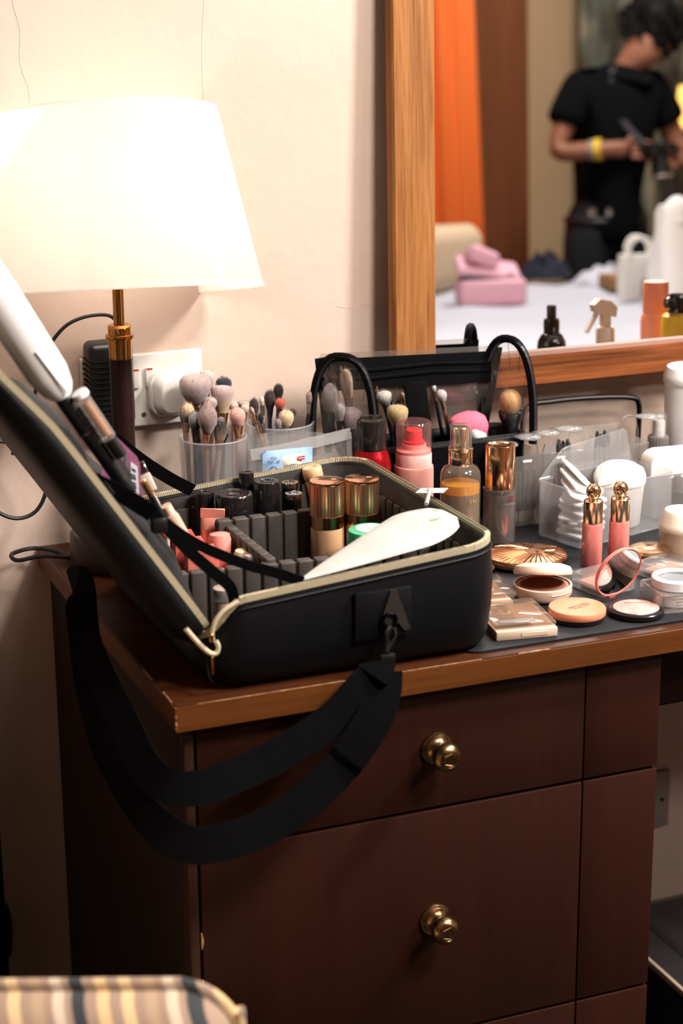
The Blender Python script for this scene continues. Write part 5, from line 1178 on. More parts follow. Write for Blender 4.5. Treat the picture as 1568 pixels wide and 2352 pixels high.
for k in range(3):
    MB().box((-.001+k*.010, -.004, .002), (.006+k*.010, .004, .008), .0012, 2, T()).build('elastic_loop', M_mesh, lid, M=ML @ T(.218, .045, -.034))
cd_ = thing('plum_card', 'plum coloured barcode card sticking out of the case lid', 'card', (.0, .0, 0))
cq = [Vector((-.030, .098, .246+H)), Vector((.0045, .105, .208+H)), Vector((.0065, .105, .140+H)), Vector((-.040, .098, .140+H))]
cd_.location = cq[3]
nn = (cq[1]-cq[0]).cross(cq[2]-cq[0]).normalized()*.0006
loc_ = [c-cq[3] for c in cq]
def lerp_card(u, v, d=0): return (loc_[3].lerp(loc_[2], u)).lerp(loc_[0].lerp(loc_[1], u), v) - nn*d*.0
cent = [lerp_card(0, 0), lerp_card(1, 0), lerp_card(1, .93), lerp_card(.93, 1), lerp_card(.05, 1), lerp_card(0, .96)]
MB().loft([cent, [p+nn for p in cent]]).build('card_sheet', pm('plum_print', '7b4763', .4, c2='8a5270', cscale=60), cd_)
front = -1 if nn.y > 0 else 1
def cpatch(u0, u1, v0, v1, nm, mat):
    q = [lerp_card(u0, v0), lerp_card(u1, v0), lerp_card(u1, v1), lerp_card(u0, v1)]
    f_ = nn.normalized()*front; a_ = .0003 if front < 0 else .0009
    return MB().loft([[p+f_*a_ for p in q], [p+f_*(a_+.0003) for p in q]]).build(nm, mat, cd_)
cpatch(.73, .92, .15, .86, 'barcode_label', pm('label_pale', 'b5b9bb', .5))
for k in range(12): cpatch(.75, .86, .20+k*.05, .20+k*.05+.022*(1+k % 2), 'barcode_bar', pm('bar_black', '232326', .5))
cpatch(.58, .63, .35, .93, 'green_stripe', pm('stripe_green', '3c5a52', .5))
cpatch(.40, .46, .72, .80, 'print_mark', pm('label_pale', 'b5b9bb', .5))
us = thing('usb_plug', 'white USB plug with metal tip standing behind the plum card', 'usb plug', (.0220, .1300, H+.168), (R(-14), R(-24), R(-20)))
MB().box((-.0058, -.0030, 0), (.0058, .0030, .018), .0012, 2).build('plug_body', pm('usb_white', 'd6c2b4', .4), us)
MB().box((-.0052, -.0022, .018), (.0052, .0022, .030), .0004, 1).build('metal_tip', pm('usb_metal', 'b3aca4', .2, 1), us)
MB().box((-.0046, -.0024, .0205), (-.0016, -.0021, .0235)).build('contact_hole', M_gap, us); MB().box((.0016, -.0024, .0205), (.0046, -.0021, .0235)).build('contact_hole', M_gap, us)
MB().tube(catmull([(0, 0, .001), (0, .006, -.02), (-.008, .014, -.05), (-.02, .02, -.075)], 5), .0016, 8).build('usb_cord', pm('usb_cord', 'c9bcb2', .5), us)
t = lid_thing('peach_tube', 'peach tube poking out of the lid pocket above the coral boxes', 'tube', .066, .060, -.036, (0, 6, 0))
MB().loft([[(x*a, y*b, z) for x, y in rr2(.012, .016, .005, 4)] for z, a, b in ((0, .5, .9), (.012, .9, 1), (.035, 1, 1), (.038, .9, .9))], AX).build('tube_body', pm('peach_satin', 'dcb09a', .35), t)
MB().lathe([(0, .037), (.005, .037), (.005, .048), (0, .048)], 18, AX).build('tube_cap', pm('peach_cap', 'e3bfa8', .3), t)
pen('thin gold-tipped pencil at the lid strap', .112, .034, -.030, .046, .0030, M_blk, pm('gold_tip', 'd0a878', .2, 1), (0, 8, 0), 'gold_tipped_pencil')
# ================================================================== bottles further right on the worktop (seen in the mirror)
t = thing('black_spray_bottle', 'glossy black spray bottle reflected in the mirror, left of the others', 'bottle', (.8000, .2500, ZM))
M_gk = pm('gloss_black2', '0e0e10', .12, coat=.6)
cyl('bottle_body', [(0, 0), (.0195, 0), (.0208, .002), (.0208, .140), (.0195, .150), (.0150, .158), (.0105, .161), (0, .161)], M_gk, t, 40); cyl('collar', [(0, .160), (.0112, .160), (.0115, .176), (.0105, .181), (0, .181)], M_gk, t, 28)
cyl('nozzle', [(0, .180), (.0068, .180), (.0068, .1985), (.0060, .2000), (0, .2000)], M_gk, t, 24); MB().box((-.003, -.009, .188), (.003, -.006, .194), .001, 1).build('spray_hole', M_gk, t)
t = thing('trigger_sprayer', 'white spray bottle with a beige trigger head reflected in the mirror', 'spray bottle', (.8870, .2500, ZM))
M_trg = pm('beige_trigger', 'ecd0b8', .4)
cyl('bottle_body', [(0, 0), (.026, 0), (.028, .002), (.028, .105), (.024, .122), (.0155, .132), (.0145, .136), (0, .136)], pm('bottle_white', 'ebe6e2', .4), t, 36); cyl('collar', [(0, .135), (.0135, .135), (.0135, .160), (.0110, .163), (0, .163)], M_trg, t, 28)
MB().loft([[(x, y, z) for x, y in ((-.006, -.006), (.006, -.006), (.006, .006), (-.006, .006))] for z in (.160, .185)]).build('neck', M_trg, t)
MB().loft([[(x, s_, z) for x, z in ((-.020, .186), (.014, .176), (.016, .190), (.006, .200), (-.012, .204), (-.022, .196))] for s_ in (-.007, .007)]).build('head', M_trg, t)
MB().loft([[(x, s_, z) for x, z in ((-.014, .188), (-.008, .188), (-.030, .156), (-.033, .158))] for s_ in (-.004, .004)]).build('trigger', pm('trigger_pale', 'ecd9c6', .4), t)
t = thing('coral_bottle', 'coral pump bottle with a tall cylinder cap reflected in the mirror', 'bottle', (.9715, .2480, ZM))
M_cor = pm('coral_plastic', 'f59a7c', .4)
cyl('bottle_body', [(0, 0), (.0205, 0), (.0218, .002), (.0218, .166), (.0205, .174), (.0190, .176), (0, .176)], M_cor, t, 36); cyl('cap', [(0, .1755), (.0182, .1755), (.0184, .177), (.0184, .219), (.0170, .222), (0, .2225)], pm('coral_cap', 'f59072', .4), t, 36)
t = thing('yellow_bottle', 'yellow bottle with a black pump cap reflected at the mirror edge', 'bottle', (.9690, .3120, ZM))
M_yel = pm('yellow_plastic', 'f7c53a', .35)
cyl('bottle_body', [(0, 0), (.0225, 0), (.0240, .002), (.0240, .170), (.0220, .180), (.0150, .184), (0, .184)], M_yel, t, 36); cyl('pump_cap', [(0, .183), (.0145, .183), (.0150, .186), (.0150, .206), (.0125, .210), (0, .211)], M_gk, t, 32)
MB().lathe([(0, -.006), (.007, -.0055), (.0092, 0), (.007, .004), (0, .005)], 24, T(-.016, 0, .198, 0, -90)).build('pump_button', M_gk, t)
text_mesh('label_text', 'sun milk', .005, pm('label_ink', '8a7a3a', .5), t, T(0, .0241, .150, 90, 0, 180))

# ================================================================== striped armchair
ch = thing('striped_armchair', 'armchair with brown, cream and black striped upholstery at the lower left', 'armchair', (-.283, -.292, .0065), (0, 0, R(-22.14)))
mt_st, nt, b = base('striped_fabric')
tc = nt.nodes.new('ShaderNodeTexCoord'); sp_ = nt.nodes.new('ShaderNodeSeparateXYZ'); nt.links.new(tc.outputs['Object'], sp_.inputs[0])
a1 = nt.nodes.new('ShaderNodeMath'); a1.operation = 'MULTIPLY_ADD'; a1.inputs[1].default_value = .55; nt.links.new(sp_.outputs[2], a1.inputs[0]); nt.links.new(sp_.outputs[0], a1.inputs[2])
a2 = nt.nodes.new('ShaderNodeMath'); a2.operation = 'MULTIPLY'; a2.inputs[1].default_value = 1/.0815; nt.links.new(a1.outputs[0], a2.inputs[0])
a3 = nt.nodes.new('ShaderNodeMath'); a3.operation = 'FRACT'; nt.links.new(a2.outputs[0], a3.inputs[0])
rp = nt.nodes.new('ShaderNodeValToRGB'); rp.color_ramp.interpolation = 'CONSTANT'
st = [(0, '21272a'), (.115, '967c69'), (.225, 'd0ae7e'), (.33, '97795f'), (.345, '967c69'), (.44, 'cfb084'), (.55, '92755f'), (.565, '967c69'), (.645, 'a88c70'), (.755, '97795f'), (.77, '967c69'), (.835, 'c6b39c'), (.93, '967c69')]
els = rp.color_ramp.elements
els[0].position, els[0].color = st[0][0], lin(st[0][1]); els[1].position, els[1].color = st[1][0], lin(st[1][1])
for p_, c_ in st[2:]: e_ = els.new(p_); e_.color = lin(c_)
nt.links.new(a3.outputs[0], rp.inputs[0]); nt.links.new(rp.outputs[0], b.inputs['Base Color']); b.inputs['Roughness'].default_value = .85; b.inputs['Sheen Weight'].default_value = .2
n_ = noise_node(nt, 900, 2); bp_ = nt.nodes.new('ShaderNodeBump'); bp_.inputs['Strength'].default_value = .35; bp_.inputs['Distance'].default_value = .0008; nt.links.new(n_.outputs[0], bp_.inputs['Height']); nt.links.new(bp_.outputs[0], b.inputs['Normal'])
MB().box((-.26, -.055, .34), (.225, .035, .693), .0445, 8).build('back_cushion', mt_st, ch, 60)
pp_ = [(-.23, -.004, .6945), (.150, -.004, .6945), (.180, -.004, .6945)] + [(.1805+.046*math.sin(R(a)), -.004, .6485+.046*math.cos(R(a))) for a in (15, 30, 45, 60, 75)] + [(.2265, -.004, .6485), (.2265, -.004, .36)]
mt_pip = mt_st.copy(); mt_pip.name = 'striped_piping'
MB().tube(catmull(pp_, 8), .0055, 8).build('piping', mt_pip, ch)
MB().box((-.26, -.02, .30), (.225, .37, .44), .03, 4).build('seat_cushion', mt_st, ch, 60)
M_leg = wood('chair_leg_wood', '2a160e', '3e2316', 3, 'Z', .4)
MB().box((-.255, -.045, .20), (.22, .36, .31), .008, 2).build('seat_frame', M_leg, ch)
for x in (-.235, .20):
    for y in (-.025, .335): MB().loft([[(x+a*.6, y+b_*.6, -.0065) for a, b_ in rr2(.04, .04, .008, 3)], [(x+a, y+b_, .21) for a, b_ in rr2(.04, .04, .008, 3)]]).build('leg', M_leg, ch)
# black floor stand at the far left
fs_ = thing('floor_stand', 'black metal floor stand against the wall left of the cabinet', 'stand', (-.0935, .5000, 0))
cyl('pole', [(0, .004), (.0200, .004), (.0200, .640), (0, .640)], pm('stand_black', '08080a', .5), fs_, 24)
cyl('clamp_collar', [(.0198, .262), (.0245, .266), (.0270, .290), (.0265, .312), (.0240, .326), (.0198, .330)], pm('stand_black', '08080a', .5), fs_, 24)
cyl('foot_plate', [(0, 0), (.033, 0), (.033, .006), (.022, .010), (0, .010)], pm('stand_black', '08080a', .5), fs_, 24)

# ================================================================== the room behind the viewer, seen in the mirror
bed = thing('bed', 'white double bed reflected in the mirror', 'bed', (0, 0, 0))
M_sheet = pm('bed_sheet', 'b4b7c2', .8, bump=.5, bscale=14)
BXa, BXb, BYa, BYb, BZ = 1.25, 3.45, -2.70, -1.22, .64
MB().box((BXa, BYa+.03, .12), (BXb-.05, BYb-.03, .40), .02, 2).build('bed_base', pm('bed_base', '5a4a3e', .7), bed)
vs_, fs = [], []; nx, ny = 44, 30
for i in range(nx+1):
    for j in range(ny+1):
        s_, q = i/nx, j/ny; x = BXa+(BXb-BXa)*s_; y = BYa+(BYb-BYa)*q
        e = min(s_, 1-s_)*(BXb-BXa); e2 = min(q, 1-q)*(BYb-BYa); dd = min(e, e2)
        z = BZ-.05*max(0, 1-dd/.08)**2+.006*math.sin(x*9+y*4)+.005*math.sin(y*13-x*5)+.003*math.sin(x*31+y*17)
        vs_.append((x, y, z))
for i in range(nx):
    for j in range(ny): fs.append((i*(ny+1)+j, (i+1)*(ny+1)+j, (i+1)*(ny+1)+j+1, i*(ny+1)+j+1))
o = MB().add(vs_, fs).build('bed_cover', M_sheet, bed, 80)
MB().box((BXa, BYa, .20), (BXb, BYb, BZ-.045), .03, 3).build('mattress', M_sheet, bed)
MB().box((BXa-.08, BYa-.05, 0), (BXa, BYb+.05, .92), .02, 3).build('headboard', pm('headboard', '8a6a4c', .6), bed)
def puffbox(name, label, cat, lo, hi, mat, bev, amp=.01, rot=0, sub='cover'):
    cx, cy = (lo[0]+hi[0])/2, (lo[1]+hi[1])/2
    t = thing(name, label, cat, (cx, cy, lo[2]), (0, 0, R(rot)))
    mb = MB(); mb.box((lo[0]-cx, lo[1]-cy, 0), (hi[0]-cx, hi[1]-cy, hi[2]-lo[2]), bev, 5)
    mb.v = [(x+amp*math.sin(z*40+y*20), y+amp*math.sin(x*30+z*25), z+amp*.6*math.sin(x*35+y*28)*(z > .02)) for x, y, z in mb.v]
    mb.build(sub, mat, t, 70); return t
t = puffbox('cushion', 'cream cushion leaning on the bed at the left edge of the mirror', 'cushion', (1.66, -2.62, BZ+.004), (2.06, -2.42, .835), pm('cream_cushion', 'c9b394', .8), .05, .008, -28)
MB().tube([(-.185, -.1, .085), (.185, -.1, .085)], .004, 6).build('seam_piping', pm('cream_cushion', 'c9b394', .8), t)
M_pbox = pm('pink_fabric', 'dfaabb', .65, bump=.2, bscale=60)
t = thing('pink_case', 'pink vanity case with its lid ajar on the bed in the mirror', 'case', (1.893, -2.12, BZ+.004), (0, 0, R(18)))
MB().box((-.095, -.07, 0), (.095, .07, .078), .018, 4).build('case_body', M_pbox, t)
MB().box((-.090, -.064, .0), (.090, .064, .028), .012, 4, T(-.01, -.01, .086, -12, 9)).build('case_lid', M_pbox, t)
MB().box((-.05, -.05, .0), (.04, .05, .05), .018, 4, T(-.03, .0, .108, 10, 24)).build('folded_flap', M_pbox, t)
MB().box((-.085, -.055, .070), (.06, .055, .092), .004, 2).build('dark_lining', pm('navy_lining', '1f2438', .7), t)
def crumple(name, label, cat, cx, cy, rx, ry, h, mat, z0=BZ+.006, seed=1):
    rnd = random.Random(seed); ph = [rnd.uniform(0, 6.28) for _ in range(6)]
    mb = MB(); vs_, fs = [], []; nr, na = 9, 26
    for i in range(nr+1):
        for k in range(na):
            a = 2*math.pi*k/na; r_ = i/nr
            w = 1+.18*math.sin(3*a+ph[0])+.12*math.sin(5*a+ph[1])
            z = h*(1-r_**2)**.6*(.7+.25*math.sin(4*a+r_*6+ph[2])+.2*math.sin(7*a-r_*9+ph[3])) if r_ < 1 else 0
            vs_.append((rx*r_*w*math.cos(a), ry*r_*w*math.sin(a), max(0, z)))
    for i in range(nr):
        for k in range(na): fs.append((i*na+k, i*na+(k+1) % na, (i+1)*na+(k+1) % na, (i+1)*na+k))
    fs.append(tuple((nr)*na+k for k in reversed(range(na))))
    o = mb.add(vs_, fs).build(name, mat, None, 80); o.location = (cx, cy, z0); return tag(o, label, cat)
crumple('white_towel', 'crumpled white cloth on the far side of the bed in the mirror', 'cloth', 2.47, -2.42, .14, .08, .050, pm('towel_white', 'bdbdc8', .85), seed=3)
crumple('dark_garment', 'dark navy clothes heaped on the far edge of the bed in the mirror', 'clothes', 2.34, -2.615, .09, .05, .080, pm('navy_cloth', '14192a', .85), seed=5)
t = puffbox('brown_parcel', 'flat brown paper parcel on the bed in the mirror', 'parcel', (2.34, -2.30, BZ+.006), (2.52, -2.18, BZ+.045), pm('brown_paper', '9a7148', .8), .004, .001, 10, 'parcel_paper')
MB().ribbon([(-.09, 0, .041), (.09, 0, .041)], (0, 1, 0), .012, .001).build('parcel_band', pm('paper_band', '86603c', .7), t)
M_tote = pm('tote_canvas', 'ecebe4', .8, bump=.3, bscale=200)
t = thing('tote_bag', 'small white tote bag with looped handles on the bed in the mirror', 'bag', (2.285, -1.97, BZ+.008), (0, 0, R(15)))
MB().loft([[(x*k, y*k2, z) for x, y in rr2(.12, .05, .015, 4)] for z, k, k2 in ((0, 1, 1), (.05, 1.02, 1.1), (.11, .98, .8), (.125, .97, .6))]).build('bag_body', M_tote, t)
for y_ in (-.02, .02): MB().tube(catmull([(-.03, y_, .12), (-.032, y_, .15), (-.012, y_*1.3, .172), (.014, y_*1.3, .168), (.03, y_, .148), (.03, y_, .12)], 6), .006, 8).build('handle', M_tote, t)
t = thing('black_pouch', 'black round pouch beside the white tote on the bed in the mirror', 'pouch', (2.27, -1.84, BZ+.008))
cyl('pouch_body', [(0, 0), (.04, .002), (.048, .02), (.045, .06), (.03, .082), (.015, .086), (0, .086)], pm('pouch_black', '191b24', .6), t, 30); MB().tube([(.02, .01, .083), (.0, .016, .094), (-.02, .01, .083)], .003, 6).build('pouch_loop', pm('pouch_black', '191b24', .6), t)
t = thing('white_sack', 'large white fabric bag standing on the bed at the right edge of the mirror', 'bag', (2.275, -1.50, BZ+.008), (0, 0, R(10)))
M_sack = pm('sack_white', 'f0eeec', .8, bump=.3, bscale=30)
mb = MB(); rings_ = []
for z, k, k2 in ((0, 1, 1), (.05, 1.04, 1.08), (.13, 1.0, 1.0), (.22, .97, .75), (.275, .94, .45), (.295, .92, .25)):
    rings_.append([(x*k+.006*math.sin(z*60+i*.9), y*k2+.006*math.sin(z*45+i*1.3), z+(.022*math.cos(i*.55) if z > .3 else 0)) for i, (x, y) in enumerate(rr2(.42, .16, .05, 6))])
mb.loft(rings_).build('sack_body', M_sack, t, 70)
MB().lathe([(.052, -.03), (.042, .0), (.028, .022), (.014, .034), (.0, .038)], 20, T(-.150, 0, .280)).build('sack_peak', M_sack, t)
# wardrobe, curtains, far lamp
wd = thing('wardrobe', 'tall dark brown wooden wardrobe at the far wall in the mirror', 'wardrobe', (0, 0, 0))
M_ward = wood('wardrobe_wood', '5e3520', '7d4a2e', 3, 'Z', .5, contrast=(.2, .85))
MB().box((1.70, -3.98, .0), (2.757, -3.52, 2.3), .004, 1).build('carcass', M_ward, wd)
for x in (1.72, 2.235): 
    d_ = MB().box((x, -3.52, .08), (x+.505, -3.50, 2.27), .003, 1).build('wardrobe_door', M_ward, wd)
    cyl('door_knob', [(0, 0), (.012, 0), (.014, .012), (.01, .02), (0, .022)], M_brass, d_, 20, T(x+(.46 if x < 2 else .04), -3.50, 1.0, -90))
def curtain(name, label, x0, x1, y, z0, z1, mat, pleats, amp, flare=0, colparts=True):
    t = thing(name, label, 'curtain', (0, 0, 0)); vs_, fs = [], []; nx, nz = pleats*8, 14
    for i in range(nx+1):
        for j in range(nz+1):
            s_, q = i/nx, j/nz
            x = x0+(x1-x0)*s_+flare*s_*(1-q)**1.5
            vs_.append((x, y+amp*math.sin(s_*pleats*2*math.pi)*(.6+.4*(1-q))+amp*.4*math.sin(s_*pleats*4.3+q*3), z0+(z1-z0)*q))
    for i in range(nx):
        for j in range(nz): fs.append((i*(nz+1)+j, (i+1)*(nz+1)+j, (i+1)*(nz+1)+j+1, i*(nz+1)+j+1))
    o = MB().add(vs_, fs).build('cloth', mat, t, 80); md = o.modifiers.new('thick', 'SOLIDIFY'); md.thickness = .003
    MB().tube([(x0-.05, y, z1+.02), (x1+.05, y, z1+.02)], .012, 10).build('rail', pm('rail_metal', '8d8478', .3, 1), t)
    return t
curtain('orange_curtain', 'bright orange hanging drape left of the wardrobe in the mirror', 2.02, 2.465, -3.40, .32, 2.36, pm('orange_cloth', 'e8702a', .7), 6, .018, .06)
mt_pat, nt, b = base('patterned_cloth')
n_ = noise_node(nt, 7, 4, stretch=(1, 1, .45)); rp = nt.nodes.new('ShaderNodeValToRGB'); e_ = rp.color_ramp.elements
e_[0].position, e_[0].color = .38, lin('2e2c26'); e_[1].position, e_[1].color = .66, lin('a2977f'); q_ = e_.new(.50); q_.color = lin('5e5a4c'); q_ = e_.new(.57); q_.color = lin('6d7468')
nt.links.new(n_.outputs[0], rp.inputs[0]); nt.links.new(rp.outputs[0], b.inputs['Base Color']); b.inputs['Roughness'].default_value = .85
curtain('patterned_curtain', 'dark patterned curtain behind the person in the mirror', 3.150, 4.15, -3.86, .04, 2.40, mt_pat, 10, .028)
fl_ = thing('far_lamp', 'small glowing amber lamp at the far wall in the mirror', 'lamp', (3.510, -3.62, 0))
cyl('lamp_base', [(0, 0), (.11, 0), (.11, .015), (.02, .03), (0, .03)], M_blk, fl_, 28); cyl('lamp_pole', [(0, .02), (.01, .02), (.01, 1.06), (0, 1.06)], M_blk, fl_, 16)
cyl('lamp_shade', [(.066, 1.055), (.050, 1.210), (.049, 1.210), (.065, 1.055)], emit('amber_shade', 'f5b95c', 1.8), fl_, 36)
cyl('lamp_finial', [(0, 1.05), (.008, 1.05), (.008, 1.20), (.004, 1.225), (0, 1.228)], M_brass, fl_, 12)

# ================================================================== the person in the mirror
M_skin = pm('skin', '8a5a44', .55, sss=.0)
M_shirt = pm('navy_black_tshirt', '07090c', .95, spec=.1, bump=.3, bscale=120)
M_jean = pm('dark_jeans', '0f141b', .9, bump=.3, bscale=200)
M_hair = pm('black_hair', '060606', .7, spec=.2, bump=.8, bscale=160, stretch=(1, 1, .3))
PO = Vector((2.85, -3.10, 0))
person = thing('person', 'person in a black T-shirt and dark jeans looking down at a camera, in the mirror', 'person', tuple(PO))
def skin_obj(name, chains, mat, par, roots=(0,), sub=2):
    """chains: list of [(point, radius), ...]; equal points are shared, so limbs join into one surface"""
    key, verts, rad, edges = {}, [], [], []
    def vid(p, r):
        k = tuple(round(c, 4) for c in p)
        if k not in key: key[k] = len(verts); verts.append(Vector(p)-PO); rad.append(r if isinstance(r, tuple) else (r, r))
        return key[k]
    first = []
    for c in chains:
        ids = [vid(*q) for q in c]
        if len(ids) > 1:
            for a, b_ in zip(ids, ids[1:]): edges.append((a, b_))
        first.append(ids[0])
    me = bpy.data.meshes.new(name); me.from_pydata(verts, edges, []); me.materials.append(mat)
    o = bpy.data.objects.new(name, me); col.objects.link(o); o.parent = par
    md = o.modifiers.new('skin', 'SKIN'); md.use_smooth_shade = True
    sv = me.skin_vertices[0].data
    for i, r in enumerate(rad): sv[i].radius = r; sv[i].use_root = False
    # one root per island
    adj = {i: [] for i in range(len(verts))}
    for a, b_ in edges: adj[a].append(b_); adj[b_].append(a)
    seen = set()
    for i in range(len(verts)):
        if i in seen: continue
        sv[i].use_root = True; stack = [i]
        while stack:
            q = stack.pop()
            if q in seen: continue
            seen.add(q); stack += adj[q]
    s2_ = o.modifiers.new('sub', 'SUBSURF'); s2_.levels = sub; s2_.render_levels = sub
    return o
pel, wai, che, nb, nt_, = (2.835, -3.10, .80), (2.845, -3.10, .95), (2.862, -3.095, 1.14), (2.890, -3.08, 1.270), (2.915, -3.055, 1.305)
jaw, hc, sk_, crown = (2.985, -3.005, 1.300), (2.970, -3.040, 1.365), (2.985, -3.060, 1.405), (2.992, -3.062, 1.440)
sA, eA, wA, pA = (2.722, -3.105, 1.228), (2.628, -3.085, 1.005), (2.745, -2.975, 1.020), (2.832, -2.935, 1.018)
sB, eB, wB, pB = (3.012, -3.095, 1.215), (3.105, -3.060, .995), (3.062, -2.955, .975), (3.010, -2.915, .985)
hA, kA, aA, fA = (2.755, -3.10, .74), (2.750, -3.09, .43), (2.750, -3.12, .075), (2.745, -2.98, .030)
hB, kB, aB, fB = (2.915, -3.10, .74), (2.925, -3.09, .43), (2.930, -3.12, .075), (2.940, -2.98, .030)
def fingers(p, d, side, down, n=4, flip=1):
    out = []; p, d, side, down = Vector(p), Vector(d).normalized(), Vector(side).normalized(), Vector(down).normalized()
    for k in range(n):
        L = (.032, .038, .036, .028)[k]; b0 = p+side*(.026-.0175*k)
        out.append([(tuple(b0), .0095), (tuple(b0+d*L), .009), (tuple(b0+d*(L*1.5)+down*.022), .008), (tuple(b0+d*(L*1.3)+down*.042), .007)])
    t0 = p-d*.02+down*.006+side*.02*flip
    out.append([(tuple(t0), .0105), (tuple(t0+side*.022*flip+d*.018), .010), (tuple(t0+side*.024*flip+d*.046), .0085)])
    return out
body_ch = [[(pel, (.08, .055)), (wai, (.075, .05)), (che, (.085, .055)), (nb, (.050, .050)), (nt_, (.052, .055)), (hc, (.072, .080)), (sk_, (.082, .092)), (crown, (.06, .07))],
    [(hc, (.072, .080)), (jaw, (.045, .045))],
    [(che, .1), (sA, .045), (eA, .041), (wA, .027), (pA, (.034, .020))], [(che, .1), (sB, .045), (eB, .041), (wB, .027), (pB, (.034, .020))],
    [(pel, .1), (hA, .065), (kA, .058), (aA, .038), (fA, .034)], [(pel, .1), (hB, .065), (kB, .058), (aB, .038), (fB, .034)]]
body_ch += fingers(pA, (.8, .25, -.02), (.1, -.2, .95), (.35, .55, -.25)) + fingers(pB, (-.75, .2, .05), (.0, -.25, .95), (-.3, .6, -.2))
skin_obj('body', body_ch, M_skin, person)
# T-shirt over torso and upper arms
mA = tuple(Vector(sA).lerp(Vector(eA), .62)); mB = tuple(Vector(sB).lerp(Vector(eB), .62))
skin_obj('tshirt', [[((2.832, -3.10, .67), (.150, .112)), ((2.835, -3.10, .75), (.150, .112)), (wai, (.142, .108)), (che, (.158, .115)), ((2.872, -3.088, 1.225), (.120, .092)), ((2.882, -3.082, 1.275), (.082, .080)), ((2.884, -3.080, 1.300), (.070, .072))], [(che, .12), (sA, .074), (tuple(Vector(sA).lerp(Vector(eA), .4)), .072), (mA, .074)], [(che, .12), (sB, .074), (tuple(Vector(sB).lerp(Vector(eB), .4)), .072), (mB, .074)]], M_shirt, person)
skin_obj('jeans', [[((2.835, -3.10, .88), (.10, .08)), ((2.835, -3.10, .80), (.140, .105)), (hA, .100), (kA, .072), ((2.750, -3.115, .10), .058)], [((2.835, -3.10, .80), .1), (hB, .100), (kB, .072), ((2.930, -3.115, .10), .058)]], M_jean, person)
# hair: a thick mop with a fringe falling over the face
hb = MB(); n1, n2 = 18, 28; rnd = random.Random(4)
vs_, fs = [], []
for i in range(n1+1):
    th_ = math.pi*.66*i/n1
    for k in range(n2):
        a = 2*math.pi*k/n2; rr_ = 1+.10*math.sin(5*a+i*.8)+.07*math.sin(9*a-i*1.3)
        frn = .18*max(0, math.cos(a-R(60)))*(i/n1)
        vs_.append((.100*math.sin(th_)*math.cos(a)*rr_, .108*math.sin(th_)*math.sin(a)*rr_, .098*math.cos(th_)*rr_-frn*.25))
for i in range(n1):
    for k in range(n2): fs.append((i*n2+k, i*n2+(k+1) % n2, (i+1)*n2+(k+1) % n2, (i+1)*n2+k))
hair = MB().add(vs_, fs, T(2.992-PO.x, -3.066-PO.y, 1.425, -12, 10)).build('hair', M_hair, person, 80)
md = hair.modifiers.new('thick', 'SOLIDIFY'); md.thickness = .012
lk = MB()
for k in range(70):
    a = rnd.uniform(0, 6.28); z = rnd.uniform(-.03, .07); c0 = Vector((2.992-PO.x+.094*math.cos(a), -3.066-PO.y+.10*math.sin(a), 1.425+z)); o_ = Vector((math.cos(a), math.sin(a), 0))
    lk.tube([c0, c0+o_*.016+Vector((0, 0, -.008)), c0+o_*.020+Vector((.004, .004, -.042))], [.010, .008, .001], 5)
lk.build('hair_locks', M_hair, hair)
# face: nose, ear, brows, eyes, mouth, turned down and to the right
Mf = T(2.980-PO.x, -3.030-PO.y, 1.350, -28, 0, -30)
MB().loft([[(-.010, .052, -.012), (.010, .052, -.012), (.006, .045, .03), (-.006, .045, .03)], [(-.004, .068, -.008), (.004, .068, -.008), (.002, .052, .03), (-.002, .052, .03)]], Mf @ T(0, -.005, 0)).build('nose', M_skin, person, 80)
for s_ in (-1, 1):
    e_ = MB().lathe([(0, -.005), (.008, -.004), (.011, 0), (.008, .004), (0, .005)], 16, Mf @ T(s_*.030, .040, .022, 90), sy=.5).build('eye', pm('eye_dark', '2a1b16', .3), person)
    MB().tube([Mf @ Vector((s_*.014, .050, .036)), Mf @ Vector((s_*.030, .047, .040)), Mf @ Vector((s_*.044, .036, .035))], .004, 6).build('eyebrow', M_hair, person)
    MB().lathe([(0, -.006), (.012, -.005), (.017, 0), (.012, .005), (0, .004)], 18, Mf @ T(s_*.072, -.035, .005, 0, 90), sy=1.5).build('ear', M_skin, person)
MB().tube([Mf @ Vector((-.018, .044, -.034)), Mf @ Vector((0, .052, -.033)), Mf @ Vector((.018, .044, -.034))], [.003, .0055, .003], 8).build('mouth', pm('lips', '6e3e34', .5), person)
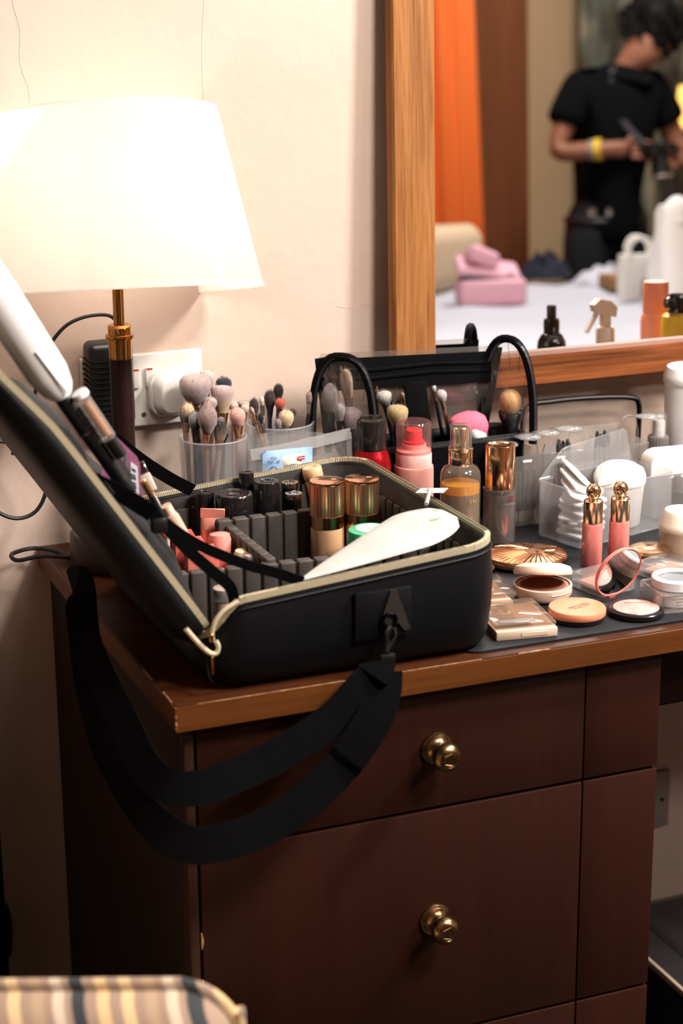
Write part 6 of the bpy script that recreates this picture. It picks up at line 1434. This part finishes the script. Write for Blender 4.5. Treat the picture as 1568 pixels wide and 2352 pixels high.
# wristband, belt clips
dA = (Vector(wA)-Vector(eA)).normalized(); zq = dA.to_track_quat('Z', 'Y').to_matrix().to_4x4()
MB().lathe([(.033, -.014), (.036, -.012), (.036, .012), (.033, .014)], 28, Matrix.Translation(Vector(wA)-PO-dA*.012) @ zq).build('wristband', pm('yellow_band', 'd8b63a', .5), person)
MB().lathe([(.031, -.006), (.034, -.005), (.034, .005), (.031, .006)], 28, Matrix.Translation(Vector(wA)-PO-dA*.036) @ zq).build('bracelet', pm('grey_band', '8d8a86', .4), person)
MB().tube([(.140*math.cos(2*math.pi*k/40)-.015, .105*math.sin(2*math.pi*k/40), .775) for k in range(40)], .016, 8, closed=True).build('belt', pm('belt_black', '0d0d10', .5), person)
for x in (-.115, -.062): MB().lathe([(0, -.004), (.016, -.003), (.018, .002), (.010, .006), (0, .007)], 18, T(x, .112 if x > -.1 else .085, .805, -90)).build('belt_clip', pm('clip_metal', 'a9a6a2', .25, 1), person)
# camera held in both hands
cm = thing('camera', 'black camera with its lens pointing down, held by the person in the mirror', 'camera', (2.925, -2.905, 1.010), (R(8), 0, R(-12)))
MB().box((-.062, -.030, -.022), (.062, .030, .022), .008, 3).build('camera_body', M_blk, cm); MB().box((-.064, -.034, -.026), (-.030, .036, .028), .010, 3).build('grip', M_blk, cm)
MB().lathe([(0, -.020), (.036, -.020), (.036, -.034), (.033, -.036), (.033, -.070), (.036, -.072), (.036, -.092), (0, -.092)], 32).build('lens', pm('lens_black', '1a1c1e', .3), cm)
MB().lathe([(.0362, -.082), (.0375, -.083), (.0375, -.090), (.0362, -.091)], 32).build('lens_ring', pm('lens_silver', 'c9c9c9', .25, .8), cm)
MB().box((-.018, .010, -.012), (.018, .044, .016), .006, 3).build('viewfinder', M_blk, cm)
MB().ribbon(catmull([(-.058, .0, .02), (-.085, -.06, .10), (-.10, -.085, .20), (-.075, -.11, .29), (-.02, -.16, .315)], 8), (1, .3, .3), .022, .002).build('neck_strap', pm('strap_black', '1b1719', .7), cm)
